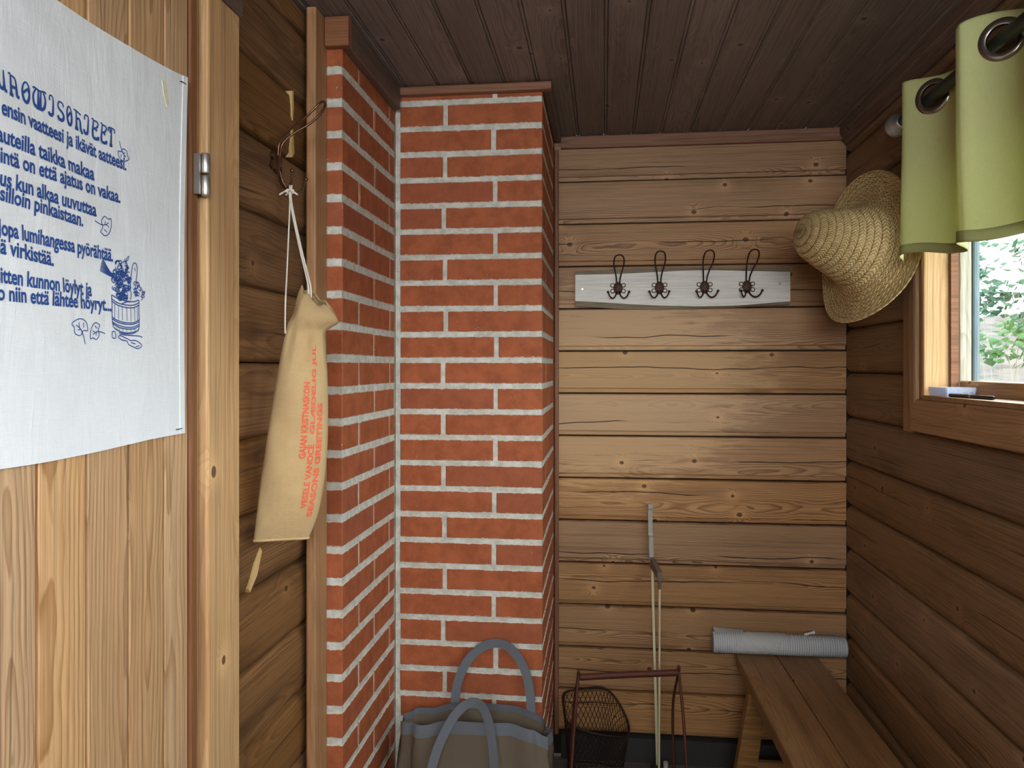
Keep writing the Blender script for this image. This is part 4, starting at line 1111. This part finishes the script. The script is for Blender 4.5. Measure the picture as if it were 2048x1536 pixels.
# ------------------------------------------------------------------ tall pole with lever bracket against the plank wall
pole = thing('lever_pole', (.165, 2.5, 0), 'tall pale pole with a dark bracket and thin rod leaning on the plank wall', 'pole')
GREYP = plain('grey_handle_paint', (168, 166, 152), .5, 0, .12, 120)
CREAM = plain('cream_painted_bar', (206, 200, 160), .4, 0, .08, 60)
BRKT = plain('brown_grey_bracket', (112, 98, 86), .5, 0, .15, 90)
def bar(mb_, pts, w, d):
    """flat bar: w across X, d along Y"""
    n = len(pts); b0 = len(mb_.v)
    for (x, y, z) in pts: mb_.v += [(x - w / 2, y - d / 2, z), (x + w / 2, y - d / 2, z), (x + w / 2, y + d / 2, z), (x - w / 2, y + d / 2, z)]
    for i in range(n - 1):
        for k in range(4):
            q = (k + 1) % 4; mb_.f.append((b0 + i * 4 + q, b0 + i * 4 + k, b0 + i * 4 + 4 + k, b0 + i * 4 + 4 + q))
    mb_.f += [(b0, b0 + 1, b0 + 2, b0 + 3), tuple(b0 + (n - 1) * 4 + k for k in (3, 2, 1, 0))]; return mb_
part('handle', bar(MB(), [(.1515, 2.572, .655), (.1500, 2.574, .735), (.1485, 2.571, .742), (.1480, 2.574, .750), (.1475, 2.575, .822), (.1480, 2.571, .828), (.1482, 2.572, .842)], .0140, .013), GREYP, pole)
part('main_bar', bar(MB(), [(.1640, 2.470, .035), (.1605, 2.505, .25), (.1565, 2.54, .45), (.1530, 2.562, .648)], .0078, .008), CREAM, pole)
bk_ = MB().hexa([(.146, 2.56, .640), (.159, 2.56, .640), (.159, 2.578, .640), (.146, 2.578, .640)], [(.146, 2.556, .672), (.160, 2.556, .672), (.160, 2.578, .672), (.146, 2.578, .672)])
bk_.hexa([(.147, 2.560, .640), (.160, 2.560, .640), (.160, 2.560, .671), (.147, 2.560, .671)][::-1], [(.162, 2.458, .634), (.177, 2.458, .634), (.177, 2.458, .655), (.162, 2.458, .655)][::-1])
bk_.box((.1625, 2.452, .627), (.1775, 2.468, .6545))
bk_.tube([(.170, 2.460, .629), (.1695, 2.460, .600)], lambda i: .0062 if i == 0 else .0042, 10)
part('bracket', bk_, BRKT, pole, label='dark brown lever bracket')
part('thin_rod', MB().tube([(.1695, 2.460, .604), (.1685, 2.455, .4), (.1675, 2.45, .2), (.1665, 2.444, .04)], .0036, 10), CREAM, pole, True)
part('foot', MB().hexa([(.135, 2.425, .0), (.205, 2.425, .0), (.205, 2.52, .0), (.135, 2.52, .0)], [(.150, 2.432, .055), (.184, 2.425, .055), (.184, 2.49, .055), (.150, 2.49, .055)]), BLACK, pole)
part('foot_knob', MB().tube([(.187, 2.445, .060), (.187, 2.445, .078)], .0075, 12).tube([(.187, 2.445, .030), (.187, 2.445, .060)], .004, 8), GREYP, pole, True)

# ------------------------------------------------------------------ rusty wire carrier with a tall handle
car = thing('wire_carrier', (.065, 2.30, 0), 'low rusty wire carrier with a tall tube handle by the plank wall', 'basket')
L0, R0 = Vector((-.073, 2.27, .399)), Vector((.214, 2.315, .405))
part('grip', MB().tube([L0 + Vector((.004, 0, -.006)), L0.lerp(R0, .5) + Vector((0, 0, -.004)), R0 + Vector((-.004, 0, -.004))], .0092, 14), RUST2, car, True, 'rust red tube grip')
rim = [(-.108, 2.385), (.206, 2.395), (.232, 2.20), (-.098, 2.18)]
arms = [(L0, (-.100, 2.385, .09), (-.088, 2.33, .28)), (L0, (-.0945, 2.19, .09), (-.082, 2.24, .28)), (R0, (.206, 2.395, .09), (.203, 2.38, .28)), (R0, (.230, 2.205, .09), (.222, 2.25, .28))]
for p0, p2, p1 in arms:
    part('arm', MB().tube(spline([p0 + Vector((0, 0, .012)), p0 + Vector((0, 0, 0)), p1, p2, Vector(p2) * 1 + Vector((0, 0, -.06))], 6), .0042, 8), RUST2, car, True)
def ring(mb_, pts, z, r): mb_.tube(spline([(x, y, z) for x, y in pts], 4, True), r, 6, closed=True)
m = MB(); ring(m, rim, .065, .0035); part('rim', m, RUST2, car, True)
m = MB(); ring(m, [(x * .9 + .006, 2.3 + (y - 2.3) * .85) for x, y in rim], .006, .003)
for i in range(13):
    t_ = i / 12
    for (a, b) in ((0, 1), (3, 2)):
        x = rim[a][0] + (rim[b][0] - rim[a][0]) * t_; y = rim[a][1] + (rim[b][1] - rim[a][1]) * t_
        m.tube([(x, y, .065), (x * .9 + .006, 2.3 + (y - 2.3) * .85, .006)], .0014, 5)
    x0_ = rim[0][0] + (rim[1][0] - rim[0][0]) * t_; x1_ = rim[3][0] + (rim[2][0] - rim[3][0]) * t_
    m.tube([(x0_ * .9 + .006, 2.395, .005), (x1_ * .9 + .006, 2.205, .005)], .0014, 5)
for i in range(9):
    t_ = i / 8
    for (a, b) in ((0, 3), (1, 2)):
        x = rim[a][0] + (rim[b][0] - rim[a][0]) * t_; y = rim[a][1] + (rim[b][1] - rim[a][1]) * t_
        m.tube([(x, y, .065), (x * .9 + .006, 2.3 + (y - 2.3) * .85, .006)], .0014, 5)
part('wire_cage', m, RUST2, car, kind='stuff')

# ------------------------------------------------------------------ dark wire mesh basket behind it
bas = thing('mesh_basket', (-.05, 2.48, 0), 'dark diamond mesh wire basket between the tote bag and the plank wall', 'basket')
DWIRE = plain('dark_rusty_mesh', (48, 32, 26), .6, .4, .3, 200)
top = spline([(-.126, 2.565, .225), (-.06, 2.575, .238), (-.005, 2.57, .244), (.035, 2.555, .222), (.074, 2.53, .158), (.070, 2.47, .140), (.02, 2.44, .150), (-.05, 2.43, .165), (-.11, 2.44, .185), (-.126, 2.50, .205)], 8, True)
NT_ = len(top); cb = Vector((-.035, 2.505, .004))
def basket_pt(i, v):
    p = top[i % NT_]; q = Vector((cb.x + (p.x - cb.x) * .82, cb.y + (p.y - cb.y) * .85, .004))
    return p.lerp(q, v)
part('rim', MB().tube(top, .0034, 8, closed=True), DWIRE, bas, True)
part('base_ring', MB().tube([basket_pt(i, 1) for i in range(NT_)], .0026, 6, closed=True), DWIRE, bas, True)
m = MB()
for i in range(0, NT_, 2):
    for sg in (1, -1):
        m.tube([basket_pt(i + sg * 2 * k, k / 7) for k in range(8)], .0009, 4, caps=False)
for k in range(-4, 5):
    m.tube([(cb.x + .014 * k - .03, cb.y - .045, .004), (cb.x + .014 * k + .03, cb.y + .045, .004)], .0009, 4)
    m.tube([(cb.x + .014 * k + .03, cb.y - .045, .004), (cb.x + .014 * k - .03, cb.y + .045, .004)], .0009, 4)
part('wire_mesh', m, DWIRE, bas, kind='stuff')

# ------------------------------------------------------------------ canvas tote bag by the chimney
tote = thing('tote_bag', (-.32, 1.9, 0), 'slumped canvas tote bag with blue grey straps in front of the chimney', 'bag')
def canvas(name, rgb):
    t = NT(name); tc = t.node('ShaderNodeTexCoord').outputs['Object']; n = t.noise(tc, 500, 3, .7); n2 = t.noise(tc, 14, 3)
    c = lin(*rgb); col = t.mix(n, tuple(k * .8 for k in c[:3]) + (1,), tuple(min(1, k * 1.2) for k in c[:3]) + (1,))
    t.bump(t.math('ADD', n, t.math('MULTIPLY', n2, 2)), .4, .002); return t.done(col, .9, 0, .1)
CANVAS = canvas('brown_grey_canvas', (104, 92, 78)); STRAP = canvas('blue_grey_webbing', (104, 108, 114))
txc, tyc = -.318, 1.93
TOPR = [(-.505, .392), (-.47, .400), (-.43, .398), (-.38, .415), (-.30, .417), (-.22, .412), (-.17, .398), (-.137, .372)]
def tote_outline(u, h):
    """u: 0..1 round the bag, h: 0 floor .. 1 top edge"""
    g = 2 * PI * u; cx, sy = math.cos(g), math.sin(g)
    sx = math.copysign(abs(cx) ** .55, cx); ss = math.copysign(abs(sy) ** .55, sy)
    bulge = 1 + .05 * math.sin(PI * h)
    hw = (.195 - .012 * h) * bulge; hd = (.118 * (1 - h) + .052 * h) * bulge
    x = txc + hw * sx; y = tyc + .005 + hd * ss + .02 * h
    xt = max(-.505, min(-.137, x))
    for (xa, za), (xb, zb) in zip(TOPR, TOPR[1:]):
        if xa <= xt <= xb: zt = za + (zb - za) * (xt - xa) / (xb - xa)
    z = .002 + zt * h
    dent = .012 * math.sin(5 * g + 6 * h) * math.sin(PI * h) + .006 * math.sin(11 * g)
    return Vector((x + dent * cx, y + dent * sy * (1 if y < tyc else .2), z))
part('bag_body', MB().grid(lambda u, v: tote_outline(u, .945 * v), 64, 20, True).add([tote_outline(i / 64, 0) for i in range(64)], [tuple(range(64))[::-1]]), CANVAS, tote, True)
part('top_band', MB().grid(lambda u, v: tote_outline(u, .86 + .14 * (v if v < .5 else 1 - v) * 2 if False else .93 + .07 * v) + (tote_outline(u, .9) - Vector((txc, tyc, tote_outline(u, .9).z))).normalized() * .002, 64, 5, True), STRAP, tote, True, 'blue grey binding round the opening')
part('inner_lining', MB().grid(lambda u, v: Vector((txc, tyc + .024, 0)) * v * .25 + tote_outline(u, .985) * (1 - v * .25) - Vector((0, 0, .01 + .09 * v)), 64, 5, True), CANVAS, tote, True)
def strap(pts, w, name='strap', normal=None):
    sp = spline(pts, 8); m_ = MB(); th = .0016
    for i, p in enumerate(sp):
        a = sp[max(0, i - 1)]; b = sp[min(len(sp) - 1, i + 1)]; d = (b - a).normalized()
        n_ = Vector(normal[0]).lerp(Vector(normal[1]), i / (len(sp) - 1)) if normal else Vector((0, -1, 0))
        s_ = d.cross(n_).normalized(); n2 = s_.cross(d).normalized()
        m_.v += [tuple(p + s_ * w / 2 + n2 * th), tuple(p - s_ * w / 2 + n2 * th), tuple(p - s_ * w / 2 - n2 * th), tuple(p + s_ * w / 2 - n2 * th)]
    for i in range(len(sp) - 1):
        for k in range(4):
            q = (k + 1) % 4; m_.f.append((i * 4 + k, i * 4 + q, i * 4 + 4 + q, i * 4 + 4 + k))
    e = (len(sp) - 1) * 4; m_.f += [(3, 2, 1, 0), (e, e + 1, e + 2, e + 3)]
    part(name, m_, STRAP, tote, True)
# rear strap stands up against the chimney
strap([(-.385, 2.004, .34), (-.383, 2.012, .41), (-.375, 2.025, .47), (-.345, 2.040, .525), (-.295, 2.050, .556), (-.245, 2.050, .548), (-.205, 2.035, .50), (-.188, 2.018, .44), (-.184, 2.004, .36)], .023)
# front strap flops over the front
strap([(-.415, 1.800, .18), (-.412, 1.822, .28), (-.398, 1.855, .36), (-.365, 1.885, .428), (-.330, 1.895, .462), (-.296, 1.890, .462), (-.272, 1.868, .425), (-.256, 1.835, .35), (-.245, 1.800, .26), (-.238, 1.785, .16)], .022,
      normal=((.2, -1, .1), (-.5, -1, .1)))

# ------------------------------------------------------------------ outdoors beyond the window
def ground_mat():
    t = NT('pale_dry_ground'); tc = t.node('ShaderNodeTexCoord').outputs['Object']
    n = t.noise(tc, 1.6, 5, .7); n2 = t.noise(tc, 9, 4, .7)
    col = t.mix(t.smooth(n, .35, .7), lin(82, 79, 77), lin(58, 55, 54)); col = t.mix(t.math('MULTIPLY', t.smooth(n2, .62, .72), .6), col, lin(118, 140, 92))
    return t.done(col, .95, 0, .1)
def gz(x, y):
    r = math.hypot(x - .8, y - 1.5); return -.45 + max(0, r - 3) * .14 + .08 * math.sin(x * 1.3) * math.sin(y * 1.1) * min(1, max(0, r - 1.5))
gm = MB(); gm.grid(lambda u, v: Vector((.9 + 22 * u, -8 + 34 * v, gz(.9 + 22 * u, -8 + 34 * v))), 44, 68)
single('ground', gm, ground_mat(), 'pale sunlit sloping ground outside the window', kind='structure', smooth=True)
def leaf_mat(name, rgb):
    t = NT(name); rnd = t.noise(t.node('ShaderNodeTexCoord').outputs['Object'], 5, 2)
    c = lin(*rgb); col = t.mix(rnd, tuple(k * .6 for k in c[:3]) + (1,), tuple(min(1, k * 1.4) for k in c[:3]) + (1,))
    t.done(col, .5, 0, .3); tl = t.node('ShaderNodeBsdfTranslucent'); t.l.new(col, tl.inputs[0])
    mx = t.node('ShaderNodeMixShader'); mx.inputs[0].default_value = .3; t.l.new(t.bsdf.outputs[0], mx.inputs[1]); t.l.new(tl.outputs[0], mx.inputs[2]); t.l.new(mx.outputs[0], t.n['Material Output'].inputs[0]); return t.m
LEAF1 = leaf_mat('green_leaves', (40, 82, 34)); LEAF2 = leaf_mat('blue_green_leaves', (40, 80, 58)); BARK = plain('grey_bark', (120, 108, 96), .8, 0, .3, 20)
def bush(name, label, base, clusters, lmat, leafsize, per, seed):
    rg = random.Random(seed); b = Vector(base); root = thing(name, base, label, 'bush', 'bushes outside the window')
    fm, sm_ = MB(), MB()
    sm_.tube([b - Vector((0, 0, .1)), b + Vector((0, 0, .3))], .03, 8)
    for (cx, cy, cz, r) in clusters:
        c = b + Vector((cx, cy, cz))
        sm_.tube(spline([b + Vector((0, 0, .2)), b.lerp(c, .5) + Vector((rg.uniform(-.1, .1), rg.uniform(-.1, .1), .1)), c], 4), .0022, 5)
        for k in range(per):
            d = Vector((rg.gauss(0, 1), rg.gauss(0, 1), rg.gauss(0, .75))).normalized() * r * rg.random() ** .6
            p = c + d; a = Vector((rg.gauss(0, 1), rg.gauss(0, 1), rg.gauss(0, .5))).normalized(); n_ = a.orthogonal().normalized()
            s_ = leafsize * rg.uniform(.6, 1.2)
            fm.add([p, p + a * s_ * .5 + n_ * s_ * .3, p + a * s_, p + a * s_ * .5 - n_ * s_ * .3 + Vector((0, 0, -.01))], [(0, 1, 2), (0, 2, 3)])
    part('stems', sm_, BARK, root, True); part('foliage', fm, lmat, root, kind='stuff')
def dirpt(px_deg, dist): return (.86 + dist * math.sin(math.radians(px_deg)), 1.7 + dist * math.cos(math.radians(px_deg)))
bx_, by_ = dirpt(25.0, 4.6)
bush('leafy_bush', 'low green leafy bush on the slope outside the window', (bx_, by_, gz(bx_, by_) ), [(-.05, .0, 1.60, .16), (.22, -.05, 1.62, .18), (.45, -.1, 1.58, .20), (.12, .1, 1.74, .12), (-.25, .1, 1.66, .12), (.7, -.2, 1.62, .25), (1.0, -.5, 1.62, .28)], LEAF1, .085, 70, 3)
bx_, by_ = dirpt(26.2, 5.6)
bush('hanging_bush', 'taller blue green bush with drooping twigs outside the window', (bx_, by_, gz(bx_, by_)), [(-.30, .15, 2.15, .18), (-.25, .15, 1.9, .15), (-.12, .1, 2.0, .16), (.0, 0, 1.78, .14), (.15, 0, 2.25, .2), (-.05, .0, 2.35, .25), (.5, -.2, 2.3, .35), (-.4, .2, 2.4, .25), (.9, -.4, 1.9, .35)], LEAF2, .09, 60, 8)
